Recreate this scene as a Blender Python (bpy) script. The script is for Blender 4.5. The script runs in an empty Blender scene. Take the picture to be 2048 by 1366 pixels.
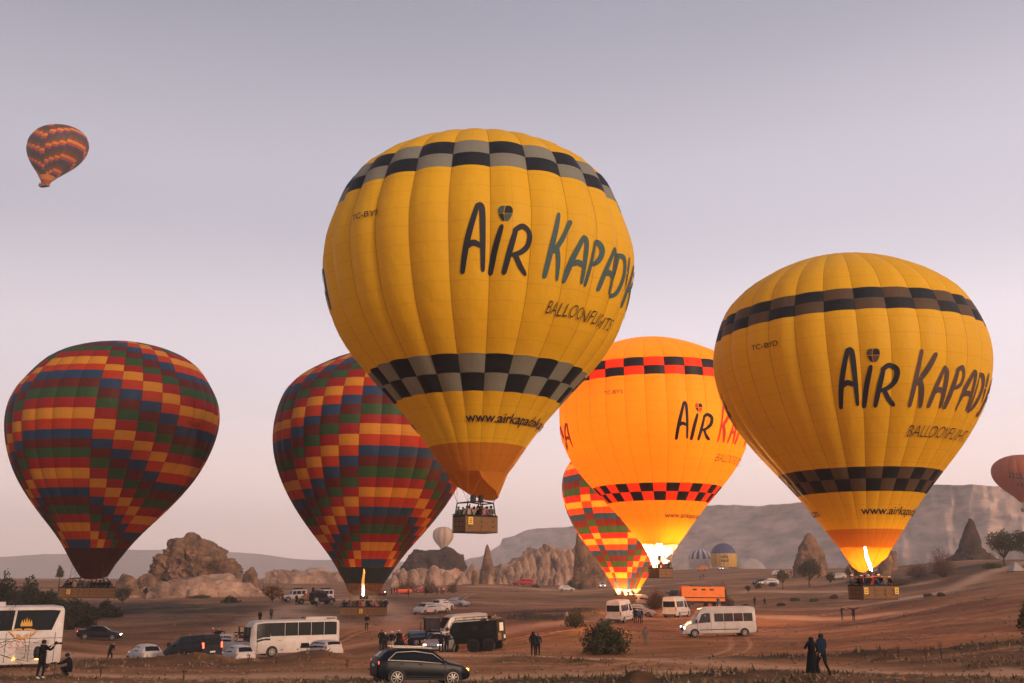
import bpy, bmesh, math, random
import numpy as np
from mathutils import Vector, Matrix, noise as mn
random.seed(7); np.random.seed(7)
PI = math.pi
ORD = ['first', 'second', 'third', 'fourth', 'fifth', 'sixth', 'seventh', 'eighth', 'ninth', 'tenth', 'eleventh', 'twelfth', 'thirteenth', 'fourteenth', 'fifteenth', 'sixteenth', 'seventeenth', 'eighteenth', 'nineteenth', 'twentieth'] + ['twenty-' + w for w in ('first', 'second', 'third', 'fourth', 'fifth', 'sixth', 'seventh', 'eighth', 'ninth')]
sc = bpy.context.scene
COL = sc.collection

# ------------------------------------------------------------------ camera
F = 1990.0                      # focal length in photo pixels (35 mm on a 36 mm sensor, 2048 px wide)
PITCH = math.atan(477 / F)
CZ = 5.0
cam = bpy.data.objects.new('camera', bpy.data.cameras.new('camera'))
COL.objects.link(cam)
cam.location = (0, 0, CZ)
cam.rotation_euler = (PI / 2 + PITCH, 0, 0)
cam.data.sensor_width = 36
cam.data.lens = F / 2048 * 36
cam.data.clip_start = 0.3
cam.data.clip_end = 12000
sc.camera = cam

# ------------------------------------------------------------------ sky, sun, exposure
SUN_EL, SUN_AZ = math.radians(14), math.radians(137)      # azimuth clockwise from the view direction: low, to the right
world = bpy.data.worlds.new('World'); sc.world = world; world.use_nodes = True
nt = world.node_tree; N = nt.nodes; L = nt.links
N.clear()
def nn(t, **k):
    n = N.new(t)
    for a, b in k.items(): setattr(n, a, b)
    return n
out = nn('ShaderNodeOutputWorld'); bg = nn('ShaderNodeBackground')
tc = nn('ShaderNodeTexCoord'); sep = nn('ShaderNodeSeparateXYZ')
L.new(tc.outputs['Generated'], sep.inputs[0])
rmp = nn('ShaderNodeValToRGB'); cr = rmp.color_ramp; cr.interpolation = 'EASE'
stops = [(0.0, (1.0, .70, .63)), (.08, (1.02, .79, .74)), (.20, (.80, .71, .76)), (.36, (.52, .49, .56)), (.55, (.31, .305, .37)), (1.0, (.22, .22, .28))]
cr.elements[0].position, cr.elements[0].color = stops[0][0], stops[0][1] + (1,)
cr.elements[1].position, cr.elements[1].color = stops[-1][0], stops[-1][1] + (1,)
for p, c in stops[1:-1]:
    e = cr.elements.new(p); e.color = c + (1,)
L.new(sep.outputs['Z'], rmp.inputs[0])
az = nn('ShaderNodeMapRange'); az.inputs[1].default_value = -1; az.inputs[2].default_value = 1
az.inputs[3].default_value = .72; az.inputs[4].default_value = 1.28
L.new(sep.outputs['X'], az.inputs[0])
mul = nn('ShaderNodeVectorMath', operation='SCALE')
L.new(rmp.outputs[0], mul.inputs[0]); L.new(az.outputs[0], mul.inputs[3])
sky = nn('ShaderNodeTexSky', sky_type='NISHITA', sun_disc=False)
sky.sun_elevation = SUN_EL; sky.sun_rotation = SUN_AZ; sky.dust_density = 3
sks = nn('ShaderNodeVectorMath', operation='SCALE'); sks.inputs[3].default_value = .10
L.new(sky.outputs[0], sks.inputs[0])
mx = nn('ShaderNodeMix', data_type='RGBA'); mx.inputs[0].default_value = .10
hn = nn('ShaderNodeTexNoise'); hn.inputs['Scale'].default_value = 2.2; hn.inputs['Detail'].default_value = 4
hm = nn('ShaderNodeMapping'); hm.inputs['Scale'].default_value = (1, 1, 5); L.new(tc.outputs['Generated'], hm.inputs[0]); L.new(hm.outputs[0], hn.inputs['Vector'])
hr = nn('ShaderNodeMapRange'); hr.inputs[1].default_value = .3; hr.inputs[2].default_value = .7; hr.inputs[3].default_value = .975; hr.inputs[4].default_value = 1.025; L.new(hn.outputs[0], hr.inputs[0])
m2_ = nn('ShaderNodeVectorMath', operation='SCALE'); L.new(mul.outputs[0], m2_.inputs[0]); L.new(hr.outputs[0], m2_.inputs[3])
L.new(m2_.outputs[0], mx.inputs[6]); L.new(sks.outputs[0], mx.inputs[7])
L.new(mx.outputs[2], bg.inputs[0]); bg.inputs[1].default_value = 1.0
L.new(bg.outputs[0], out.inputs[0])

sl = bpy.data.lights.new('sun', 'SUN'); sun = bpy.data.objects.new('sun', sl); COL.objects.link(sun)
sl.energy = 2.9; sl.angle = math.radians(14); sl.color = (1, .64, .42)
sd = Vector((math.sin(SUN_AZ) * math.cos(SUN_EL), math.cos(SUN_AZ) * math.cos(SUN_EL), math.sin(SUN_EL)))
sun.rotation_euler = sd.to_track_quat('Z', 'Y').to_euler()
sc.view_settings.view_transform = 'Standard'; sc.view_settings.look = 'None'
sc.view_settings.exposure = 0.35; sc.view_settings.gamma = 1; sc.view_settings.use_curve_mapping = False
sc.render.engine = 'CYCLES'
cy = sc.cycles
cy.max_bounces = 6; cy.diffuse_bounces = 2; cy.glossy_bounces = 2; cy.transmission_bounces = 4; cy.transparent_max_bounces = 8
cy.volume_bounces = 1; cy.use_denoising = True; cy.sample_clamp_indirect = 4; cy.caustics_reflective = False; cy.caustics_refractive = False

# ------------------------------------------------------------------ helpers
CP, SP = math.cos(PITCH), math.sin(PITCH)
def at(px, py, Y):
    v = (683 - py) / F; u = (px - 1024) / F; k = Y / (CP - SP * v)
    return Vector((u * k, Y, CZ + k * (SP + CP * v)))
def colx(px, Y):                                    # world x of a photo column at ground level
    return at(px, 1180, Y).x

MATS = {}
def mat(name, col, rough=.8, metal=0, noise=0, nscale=3, emit=0, bump=0, spec=.3, trans=0, col2=None, aniso=None, bscale=None):
    if name in MATS: return MATS[name]
    m = bpy.data.materials.new(name); m.use_nodes = True; t = m.node_tree; n = t.nodes; l = t.links
    b = n['Principled BSDF']; b.inputs['Roughness'].default_value = rough; b.inputs['Metallic'].default_value = metal
    b.inputs['Specular IOR Level'].default_value = spec
    b.inputs['Base Color'].default_value = tuple(col) + (1,)
    if noise or bump or col2:
        tcn = n.new('ShaderNodeTexCoord'); src = tcn.outputs['Object']
        if aniso:
            mp = n.new('ShaderNodeMapping'); mp.inputs['Scale'].default_value = aniso; l.new(src, mp.inputs[0]); src = mp.outputs[0]
        nz = n.new('ShaderNodeTexNoise'); nz.inputs['Scale'].default_value = nscale; nz.inputs['Detail'].default_value = 6; nz.inputs['Roughness'].default_value = .65
        l.new(src, nz.inputs['Vector'])
        r = n.new('ShaderNodeValToRGB'); r.color_ramp.elements[0].position = .32; r.color_ramp.elements[1].position = .68
        a = tuple(c * (1 - noise) for c in col); c2 = col2 or tuple(min(1, c * (1 + noise)) for c in col)
        r.color_ramp.elements[0].color = a + (1,); r.color_ramp.elements[1].color = tuple(c2) + (1,)
        l.new(nz.outputs[0], r.inputs[0]); l.new(r.outputs[0], b.inputs['Base Color'])
        if bump:
            nb = n.new('ShaderNodeTexNoise'); nb.inputs['Scale'].default_value = bscale or nscale * 3; nb.inputs['Detail'].default_value = 5
            l.new(src, nb.inputs['Vector'])
            bp = n.new('ShaderNodeBump'); bp.inputs['Strength'].default_value = bump; bp.inputs['Distance'].default_value = .3
            l.new(nb.outputs[0], bp.inputs['Height']); l.new(bp.outputs[0], b.inputs['Normal'])
    if emit:
        b.inputs['Emission Color'].default_value = tuple(col) + (1,); b.inputs['Emission Strength'].default_value = emit
    if trans:
        tr = n.new('ShaderNodeBsdfTranslucent'); tr.inputs[0].default_value = tuple(min(1, c * 1.3) for c in col) + (1,)
        ms = n.new('ShaderNodeMixShader'); ms.inputs[0].default_value = trans
        l.new(b.outputs[0], ms.inputs[1]); l.new(tr.outputs[0], ms.inputs[2]); l.new(ms.outputs[0], n['Material Output'].inputs[0])
    MATS[name] = m
    return m

def tag(o, label=None, cat=None, group=None, kind=None):
    if label: o['label'] = label
    if cat: o['category'] = cat
    if group: o['group'] = group
    if kind: o['kind'] = kind
    return o
def link(name, me, parent=None, mats=None):
    o = bpy.data.objects.new(name, me); COL.objects.link(o)
    if parent: o.parent = parent
    return o
def empty(name, loc, rz=0, **k):
    o = bpy.data.objects.new(name, None); COL.objects.link(o)
    o.location = loc; o.rotation_euler = (0, 0, rz); o.empty_display_size = .3
    return tag(o, **k)
def copy_tree(o, parent=None):
    c = o.copy(); COL.objects.link(c); c.parent = parent
    for ch in list(o.children): copy_tree(ch, c)
    return c

class MB:
    """collects polygons with a material index, builds one mesh"""
    def __init__(s): s.v = []; s.f = []; s.m = []; s.mats = []
    def mi(s, m):
        if m not in s.mats: s.mats.append(m)
        return s.mats.index(m)
    def poly(s, pts, m):
        b = len(s.v); s.v += [tuple(p) for p in pts]; s.f.append(tuple(range(b, b + len(pts)))); s.m.append(s.mi(m))
    def grid(s, P, m, wrap=False):
        b = len(s.v); R = len(P); C = len(P[0]); k = s.mi(m)
        for r in P: s.v += [tuple(p) for p in r]
        for i in range(R - 1):
            for j in range(C if wrap else C - 1):
                j2 = (j + 1) % C
                s.f.append((b + i * C + j, b + i * C + j2, b + (i + 1) * C + j2, b + (i + 1) * C + j)); s.m.append(k)
    def box(s, c, d, m, rz=0, taper=1):
        cx, cy_, cz = c; dx, dy, dz = d[0] / 2, d[1] / 2, d[2] / 2; ca, sa = math.cos(rz), math.sin(rz)
        V = []
        for z in (-1, 1):
            k = taper if z > 0 else 1
            for x, y in ((-1, -1), (1, -1), (1, 1), (-1, 1)):
                X, Y = x * dx * k, y * dy * k; V.append((cx + X * ca - Y * sa, cy_ + X * sa + Y * ca, cz + z * dz))
        b = len(s.v); s.v += V; k = s.mi(m)
        for f in ((3, 2, 1, 0), (4, 5, 6, 7), (0, 1, 5, 4), (1, 2, 6, 5), (2, 3, 7, 6), (3, 0, 4, 7)):
            s.f.append(tuple(b + i for i in f)); s.m.append(k)
    def tube(s, pts, r, m, n=6, cap=True):
        pts = [Vector(p) for p in pts]; rs = r if isinstance(r, (list, tuple)) else [r] * len(pts)
        b = len(s.v); k = s.mi(m)
        for i, p in enumerate(pts):
            d = (pts[min(i + 1, len(pts) - 1)] - pts[max(i - 1, 0)]).normalized()
            u = d.orthogonal().normalized() if abs(d.z) < .99 else Vector((1, 0, 0)); w = d.cross(u).normalized(); u = w.cross(d)
            for j in range(n):
                a = 2 * PI * j / n; s.v.append(tuple(p + (u * math.cos(a) + w * math.sin(a)) * rs[i]))
        for i in range(len(pts) - 1):
            for j in range(n):
                j2 = (j + 1) % n
                s.f.append((b + i * n + j, b + i * n + j2, b + (i + 1) * n + j2, b + (i + 1) * n + j)); s.m.append(k)
        if cap:
            s.f.append(tuple(b + j for j in reversed(range(n)))); s.m.append(k)
            s.f.append(tuple(b + (len(pts) - 1) * n + j for j in range(n))); s.m.append(k)
    def lathe(s, prof, m, axis='y', c=(0, 0, 0), n=20):
        P = []
        for (h, r) in prof:
            row = []
            for j in range(n):
                a = 2 * PI * j / n
                if axis == 'y': row.append((c[0] + r * math.cos(a), c[1] + h, c[2] + r * math.sin(a)))
                else: row.append((c[0] + r * math.cos(a), c[1] + r * math.sin(a), c[2] + h))
            P.append(row)
        s.grid(P, m, wrap=True)
    def build(s, name, parent=None, smooth=None):
        me = bpy.data.meshes.new(name); me.from_pydata(s.v, [], s.f)
        for m in s.mats: me.materials.append(m)
        me.polygons.foreach_set('material_index', s.m)
        if smooth is not None:
            me.polygons.foreach_set('use_smooth', [True] * len(s.f)); me.update()
            me.set_sharp_from_angle(angle=math.radians(smooth))
        me.update()
        return link(name, me, parent)

def fbm(p, o=4): return mn.fractal(p, 1.0, 2.0, o, noise_basis='PERLIN_ORIGINAL')

# vectorised value noise for the terrain
_rs = np.random.RandomState(3); _tab = _rs.rand(256, 256)
def vnoise(x, y):
    xi = np.floor(x).astype(int); yi = np.floor(y).astype(int); fx = x - xi; fy = y - yi
    fx = fx * fx * (3 - 2 * fx); fy = fy * fy * (3 - 2 * fy)
    a = _tab[xi % 256, yi % 256]; b = _tab[(xi + 1) % 256, yi % 256]; c = _tab[xi % 256, (yi + 1) % 256]; d = _tab[(xi + 1) % 256, (yi + 1) % 256]
    return (a * (1 - fx) + b * fx) * (1 - fy) + (c * (1 - fx) + d * fx) * fy - .5
def vfbm(x, y, o=4):
    s = 0; a = 1
    for i in range(o): s = s + a * vnoise(x * 2 ** i + 17 * i, y * 2 ** i + 9 * i); a *= .5
    return s

# ------------------------------------------------------------------ terrain
CTRL = [(1625,1362,44.5),(105,1358,48),(1070,1311,71),(1290,1291,88),(845,1371,51),(40,1345,58),(300,1327,84),(390,1330,80),(480,1330,84),
 (650,1322,88),(585,1312,95),(465,1303,102),(207,1277,113),(1432,1275,97),(1240,1244,125),(1352,1234,134),(1400,1218,150),(1690,1243,120),
 (1520,1217,175),(765,1302,80),(925,1303,92),(858,1294,98),(1208,1308,79),(848,1228,150),(912,1214,172),(590,1203,180),(645,1209,172),
 (800,1191,225),(870,1190,228),(1133,1183,270),(1190,1171,330),(1040,1171,300),(975,1168,300),(540,1204,185),(245,1211,205),(110,1246,140),
 (20,1250,120),(420,1194,260),(1400,1158,340),(1430,1137,470),(1510,1138,470),(1565,1178,225),(1617,1174,240),(1625,1154,300),(1760,1182,200),
 (2010,1127,215),(1930,1120,300),(1850,1132,280),(1890,1178,180),(2000,1180,130),(1900,1218,110),(2040,1245,85),(1900,1310,66),(1980,1340,54),
 (735,1261,112),(390,1262,118),(1290,1214,155),(1430,1215,160),(1145,1254,108),(700,1366,50),(1250,1366,48),(1300,1175,260),(1150,1205,200),(1940,1158,190),
 (300,1190,290),(100,1165,330),(620,1180,330),(900,1172,330)]
cb, cz_ = [], []
for px, py, Y in CTRL:
    p = at(px, py, Y); cb.append((math.degrees(math.atan2(p.x, p.y)) / 22, math.log(math.hypot(p.x, p.y)) * 1.3)); cz_.append(p.z)
for b in (-60, -35, 0, 35, 60):
    for d, z in ((3, 2.6 if abs(b) < 40 else 2.4), (12, 2.4), (25, 1.2), (900, 6), (2500, 8), (6000, 10)):
        cb.append((b / 22, math.log(d) * 1.3)); cz_.append(z)
for b in (-60, 60):
    for d, z in ((60, 1), (150, 1 if b < 0 else 5), (350, 3)):
        cb.append((b / 22, math.log(d) * 1.3)); cz_.append(z)
cb = np.array(cb); cz_ = np.array(cz_)
def kern(d2): return np.sqrt(d2 + .0036)
K = kern(((cb[:, None] - cb[None]) ** 2).sum(-1)) - np.eye(len(cb)) * .004
WT = np.linalg.solve(K, cz_ - 1.0)
# scrub / track features in (photo column, distance) : px0, px1, distance, half depth, strength, [slope of distance per px]
SCRUB = [(150,720,73,7,1.0,0),(960,1350,66,2.5,.7,0),(1300,2100,68,2.6,.8,0),(1650,2100,62,3.2,.8,0),(970,1230,138,15,1.25,0),(-100,560,160,17,.95,0),(-100,420,205,18,.85,0),
 (560,790,150,22,.45,0),(330,560,130,10,.6,0),(1560,2000,102,3,.8,.03),(1700,1990,133,6,.6,.05),(1650,2100,215,26,.8,0),(1480,1700,185,20,.4,0),(1850,2100,60,10,.6,0),
 (420,640,160,8,.5,0),(690,1010,150,10,.15,0),(1090,1330,150,8,.35,0),(1250,1360,40,4,1.0,0),(0,200,62,6,.5,0),(-100,2100,47,7,.62,0),(-100,2100,36,6,.7,0),(-100,700,58,4,.5,0),(100,560,185,10,.8,0),(1500,2050,84,3,.35,0),(1350,1900,150,3,.4,0),(700,1010,205,12,.3,0),(1000,1250,220,10,.35,0)]
TRACK = [((455,1290,105),(560,1222,150),(600,1207,172),(720,1196,210)),((570,1222,150),(690,1253,118),(740,1256,115)),((720,1190,220),(800,1232,145),(790,1260,110)),
 ((1700,1205,150),(1860,1180,165),(1960,1150,190),(2060,1127,215)),((0,1300,85),(300,1290,95),(700,1280,100),(1000,1262,108),(1200,1238,128),(1500,1230,135),(1800,1215,120)),
 ((1500,1175,220),(1700,1178,205),(1850,1165,200)),((960,1175,280),(1200,1178,270),(1400,1165,310)),((900,1310,75),(1300,1320,68),(1700,1340,55),(2000,1350,50)),((100,1345,55),(700,1350,55),(1400,1350,54))]
TR = []
for t in TRACK:
    P = [at(*q) for q in t]
    for a, b in zip(P[:-1], P[1:]): TR.append((a.x, a.y, b.x, b.y))
RUTS = []
for a_, b_, bend in [((200,1336,62),(1300,1330,62),2),((500,1345,55),(2100,1322,66),-2),((900,1290,92),(1500,1250,118),3),((1100,1340,58),(1480,1280,96),-4),((700,1275,105),(1250,1250,118),-3),((1300,1262,108),(2100,1240,90),4),((1400,1290,92),(2100,1290,74),3),((1480,1268,104),(1900,1225,118),2),
    ((150,1300,84),(700,1275,104),2),((250,1290,90),(520,1240,130),-3),((860,1200,200),(1240,1225,150),5),((900,1215,165),(1000,1180,250),4),((1000,1180,260),(1180,1178,270),5),((1350,1240,130),(1750,1215,140),-3),((1550,1200,180),(1850,1175,170),3),((620,1300,92),(900,1235,130),4)]:
    p_, q_ = at(*a_), at(*b_); RUTS.append((p_.x, p_.y, q_.x, q_.y, bend))
def features(x, y):
    Yc = np.maximum(y, 1.0); px = 1024 + F * x / Yc * 1.0
    s = np.zeros_like(x); nzz = vfbm(x * .06 + 3, y * .12, 3); nz2 = vfbm(px * .012, y * .05 + 7, 3)
    for a, b, d, h, k, sl_ in SCRUB:
        dd = d + sl_ * (px - a) * 1.0 + nz2 * h * 1.2
        e = np.exp(-((y - dd) / h) ** 2) * np.clip((px - a) / 60, 0, 1) * np.clip((b - px) / 60, 0, 1) * k
        s = np.maximum(s, e * np.clip(1 + nzz * 1.4, 0, 1.3))
    t = np.zeros_like(x)
    for x0, y0, x1, y1 in TR:
        dx, dy = x1 - x0, y1 - y0; u = np.clip(((x - x0) * dx + (y - y0) * dy) / (dx * dx + dy * dy), 0, 1)
        d = np.hypot(x - x0 - u * dx, y - y0 - u * dy) + vfbm(x * .2, y * .2, 2) * 2
        t = np.maximum(t, np.exp(-(d / 2.6) ** 2))
    # tyre ruts: thin paired lines across the field
    ru = np.zeros_like(x)
    for x0, y0, x1, y1, bend in RUTS:
        dx, dy = x1 - x0, y1 - y0; L2 = math.hypot(dx, dy); u = ((x - x0) * dx + (y - y0) * dy) / L2 ** 2; d = ((x - x0) * -dy + (y - y0) * dx) / L2 - bend * np.sin(np.clip(u, 0, 1) * PI) + .5 * vnoise(x * .08, y * .08)
        ru = np.maximum(ru, (np.exp(-((np.abs(d) - .8) / .22) ** 2)) * (u > 0) * (u < 1))
    t = np.maximum(t, 0) ; s = s * (1 - ru * .5)
    features.ruts = ru
    s = np.where(y > 5, s, 0); t = np.where(y > 5, t, 0)
    return s * (1 - t * .8), t
def ground_arr(x, y):
    d = np.maximum(np.hypot(x, y), 2); b = np.clip(np.degrees(np.arctan2(x, y)), -60, 60) / 22; l = np.log(d) * 1.3
    z = np.full(x.shape, 1.0)
    for k in range(len(cb)): z = z + WT[k] * kern((b - cb[k, 0]) ** 2 + (l - cb[k, 1]) ** 2)
    s, t = features(x, y)
    amp = np.clip(d / 60, .3, 1.6)
    z = z + amp * (.16 * vfbm(x * .11, y * .11, 4) + .05 * vfbm(x * .7, y * .7, 3)) + s * (.22 + .35 * np.abs(vfbm(x * .45, y * .45, 3)))
    # bank in front of the parked cars, and the small mound at the lower edge
    Y1 = np.maximum(y, 1); px = 1024 + F * x / Y1
    z = z + .62 * np.exp(-((y - 75) / 3.2) ** 2) * np.clip((px - 170) / 90, 0, 1) * np.clip((730 - px) / 60, 0, 1) * (1 + .9 * vfbm(px * .02, y * .1, 3))
    z = z + .75 * np.exp(-((y - 41) / 1.6) ** 2 - ((px - 1268) / 45) ** 2) * (y > 5)
    z = z + .9 * np.exp(-((y - 222) / 9) ** 2 - ((px - 1000) / 90) ** 2) * (y > 5)
    return z
def gz(x, y):
    return float(ground_arr(np.array([float(x)]), np.array([float(y)]))[0])
def gpos(px, Y, dz=0):
    x = colx(px, Y); return Vector((x, Y, gz(x, Y) + dz))

def make_ground():
    ang = np.concatenate([np.linspace(-180, -34, 40, endpoint=False), np.linspace(-34, 34, 620, endpoint=False), np.linspace(34, 180, 40, endpoint=False)])
    rad = np.concatenate([[2.5], np.exp(np.linspace(math.log(4), math.log(30), 30, endpoint=False)), np.exp(np.linspace(math.log(30), math.log(500), 400, endpoint=False)), np.exp(np.linspace(math.log(500), math.log(3600), 40))])
    A, Rr = np.meshgrid(np.radians(ang), rad); x = Rr * np.sin(A); y = Rr * np.cos(A)
    z = ground_arr(x.ravel(), y.ravel()).reshape(x.shape); s, t = features(x, y); z = z - .05 * features.ruts * (y > 5)
    nr, na = x.shape
    V = np.stack([x, y, z], -1).reshape(-1, 3)
    V = np.vstack([V, [[0, 0, V[:na, 2].mean()]]])
    i, j = np.meshgrid(np.arange(nr - 1), np.arange(na), indexing='ij'); j2 = (j + 1) % na
    Fq = np.stack([i * na + j, i * na + j2, (i + 1) * na + j2, (i + 1) * na + j], -1).reshape(-1, 4)
    faces = Fq[:, ::-1].tolist() + [(k, (k + 1) % na, nr * na)[::-1] for k in range(na)]
    faces = [tuple(reversed(f)) for f in faces]
    me = bpy.data.meshes.new('ground'); me.from_pydata(V.tolist(), [], faces)
    ca = me.attributes.new('cover', 'FLOAT_COLOR', 'POINT')
    C = np.zeros((len(V), 4)); C[:-1, 0] = s.ravel(); C[:-1, 1] = t.ravel(); C[:-1, 2] = features.ruts.ravel(); C[:, 3] = 1
    ca.data.foreach_set('color', C.ravel())
    me.polygons.foreach_set('use_smooth', [True] * len(faces)); me.update()
    if me.polygons[1000].normal.z < 0: me.flip_normals()
    m = bpy.data.materials.new('dry_soil'); m.use_nodes = True; t_ = m.node_tree; n = t_.nodes; l = t_.links
    b = n['Principled BSDF']; b.inputs['Roughness'].default_value = .95; b.inputs['Specular IOR Level'].default_value = .1
    g = n.new('ShaderNodeNewGeometry'); at_ = n.new('ShaderNodeAttribute'); at_.attribute_name = 'cover'
    sp = n.new('ShaderNodeSeparateColor'); l.new(at_.outputs['Color'], sp.inputs[0])
    def nz(scale, sv, det=6, rough=.6):
        mp = n.new('ShaderNodeMapping'); mp.inputs['Scale'].default_value = sv; l.new(g.outputs['Position'], mp.inputs[0])
        q = n.new('ShaderNodeTexNoise'); q.inputs['Scale'].default_value = scale; q.inputs['Detail'].default_value = det; q.inputs['Roughness'].default_value = rough
        l.new(mp.outputs[0], q.inputs['Vector']); return q.outputs[0]
    def ramp(f, a, b_, c0, c1):
        r = n.new('ShaderNodeValToRGB'); r.color_ramp.elements[0].position = a; r.color_ramp.elements[1].position = b_
        r.color_ramp.elements[0].color = tuple(c0) + (1,); r.color_ramp.elements[1].color = tuple(c1) + (1,); l.new(f, r.inputs[0]); return r.outputs[0]
    def mix(f, a, b_, blend='MIX'):
        q = n.new('ShaderNodeMix'); q.data_type = 'RGBA'; q.blend_type = blend
        if isinstance(f, float): q.inputs[0].default_value = f
        else: l.new(f, q.inputs[0])
        l.new(a, q.inputs[6]); l.new(b_, q.inputs[7]); return q.outputs[2]
    big = nz(.035, (1, 1.6, 1)); mid = nz(.3, (.5, 1.5, 1)); fine = nz(2.2, (.7, 1.4, 1)); strk = nz(.12, (.25, 1.6, 1), 5, .7)
    base = ramp(big, .38, .64, SOIL_A, SOIL_B)
    dry = ramp(mid, .42, .66, (1, 1, 1), (.62, .60, .55)); c = mix(1.0, base, dry, 'MULTIPLY')
    st = ramp(strk, .45, .62, (1, 1, 1), (.60, .58, .53)); c = mix(.8, c, st, 'MULTIPLY')
    fn = ramp(fine, .35, .7, (.72, .72, .72), (1.15, 1.15, 1.15)); c = mix(1.0, c, fn, 'MULTIPLY')
    scol = ramp(mid, .4, .65, SCRUB_A, SCRUB_B)
    ms = n.new('ShaderNodeMath'); ms.operation = 'MULTIPLY_ADD'; l.new(fine, ms.inputs[0]); ms.inputs[1].default_value = .9; ms.inputs[2].default_value = -.45
    ad = n.new('ShaderNodeMath'); ad.operation = 'ADD'; ad.use_clamp = True; l.new(sp.outputs[0], ad.inputs[0]); l.new(ms.outputs[0], ad.inputs[1])
    mm = n.new('ShaderNodeMath'); mm.operation = 'MULTIPLY'; mm.use_clamp = True; l.new(sp.outputs[0], mm.inputs[0]); l.new(ad.outputs[0], mm.inputs[1])
    c = mix(sp.outputs[0], c, scol)
    tcol = ramp(fine, .3, .7, (TRK[0] * .85, TRK[1] * .85, TRK[2] * .85), TRK)
    tm = n.new('ShaderNodeMath'); tm.operation = 'MULTIPLY'; tm.inputs[1].default_value = .75; l.new(sp.outputs[1], tm.inputs[0])
    c = mix(tm.outputs[0], c, tcol)
    rcol = ramp(fine, .3, .7, (TRK[0] * .9, TRK[1] * .9, TRK[2] * .9), (TRK[0] * 1.1, TRK[1] * 1.1, TRK[2] * 1.1))
    rm = n.new('ShaderNodeMath'); rm.operation = 'MULTIPLY'; l.new(sp.outputs[2], rm.inputs[0]); l.new(mid, rm.inputs[1])
    c = mix(rm.outputs[0], c, rcol)
    l.new(c, b.inputs['Base Color'])
    bp = n.new('ShaderNodeBump'); bp.inputs['Strength'].default_value = .8; bp.inputs['Distance'].default_value = .12
    h = n.new('ShaderNodeMath'); h.operation = 'ADD'; l.new(fine, h.inputs[0]); l.new(mid, h.inputs[1]); l.new(h.outputs[0], bp.inputs['Height']); l.new(bp.outputs[0], b.inputs['Normal'])
    me.materials.append(m)
    return tag(link('ground', me), kind='structure')
SOIL_A, SOIL_B = (.235, .100, .044), (.46, .220, .104)
SCRUB_A, SCRUB_B = (.024, .021, .013), (.060, .040, .021)
TRK = (.58, .34, .20)
make_ground()

# far table mountain and hills
M_CLIFF = mat('cliff_rock', (.10, .068, .052), .95, noise=.3, nscale=.016, bump=1.0, aniso=(1.1, 1, 4.0), col2=(.56, .38, .28), bscale=.07)
M_HILL = mat('hill_soil', (.13, .10, .085), .95, noise=.3, nscale=.01)
def mountain(name, top, base, step, m, back, erosion, x1=None):
    pxs = np.arange(top[0][0], top[-1][0] + 1, step); ty = np.interp(pxs, [t[0] for t in top], [t[1] for t in top]); Ys = np.interp(pxs, [t[0] for t in top], [t[2] for t in top])
    rows = 34; P = []
    zb = 0
    for k in range(rows + 3):
        row = []
        for i, px in enumerate(pxs):
            pt = at(px, ty[i], Ys[i]); H = pt.z - zb
            if k <= rows:
                t = k / rows
                z = zb - 4 + (H + 4) * t
                prof = (1 - t) ** 1.7 * 1.1 + sum(.045 for q_ in (.93, .86, .74, .62, .5, .36, .24) if t < q_ + .03 * fbm(Vector((px * .01, q_ * 9, 2)), 2))
                g = abs(fbm(Vector((px * .016, t * .9, 1.3)), 4)); g2 = fbm(Vector((px * .05, t * 3, 5.3)), 3)
                off = H * prof + erosion * H * (g * .9 * (1 - t * .6) + g2 * .18)
                s_ = (Ys[i] - off) / Ys[i]
                row.append((pt.x * s_, Ys[i] - off, z + H * .02 * fbm(Vector((px * .02, 9, t * 6)), 2) * (1 if 0 < t else 0)))
            else:
                f = [1, 1.12, 1.4][k - rows]
                if k - rows == 1: f = 1.12
                row.append((pt.x * f, Ys[i] * f, pt.z * (1.0 if k - rows < 2 else .2)))
        P.append(row)
    mb = MB(); mb.grid(P, m); o = mb.build(name, smooth=50); tag(o, kind='structure'); return o
mountain('mesa', [(900,1140,2600),(925,1122,2500),(940,1116,2450),(962,1114,2400),(985,1100,2350),(1001,1089,2300),(1005,1077,2250),(1032,1070,2200),(1053,1060,2150),(1141,1052,2000),(1250,1040,1850),(1330,1022,1700),(1416,1010,1600),(1500,1012,1500),(1580,1008,1420),(1610,1003,1380),(1760,984,1250),(1870,969,1180),(1925,971,1150),(2010,973,1120),(2060,980,1100),(2400,990,1100),(2700,1010,1200)], 0, 5, M_CLIFF, 600, .36)
mountain('distant_hills', [(-700,1130,2800),(-300,1112,2800),(0,1114,2800),(90,1108,2800),(180,1108,2850),(260,1099,2850),(420,1102,2850),(520,1108,2900),(590,1118,2900),(700,1121,2900),(820,1124,2900),(960,1132,2900)], 0, 12, M_HILL, 600, .1)

# air
hz = MB(); M_HAZE = bpy.data.materials.new('haze_air'); M_HAZE.use_nodes = True
HZD = .00032
t_ = M_HAZE.node_tree; t_.nodes.remove(t_.nodes['Principled BSDF'])
pv = t_.nodes.new('ShaderNodeVolumePrincipled'); pv.inputs['Color'].default_value = (.97, .95, .96, 1); pv.inputs['Density'].default_value = HZD; pv.inputs['Anisotropy'].default_value = .1
t_.links.new(pv.outputs[0], t_.nodes['Material Output'].inputs['Volume'])
hz.box((0, 0, 120), (7800, 7800, 250), M_HAZE); tag(hz.build('haze'), kind='stuff')

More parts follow.
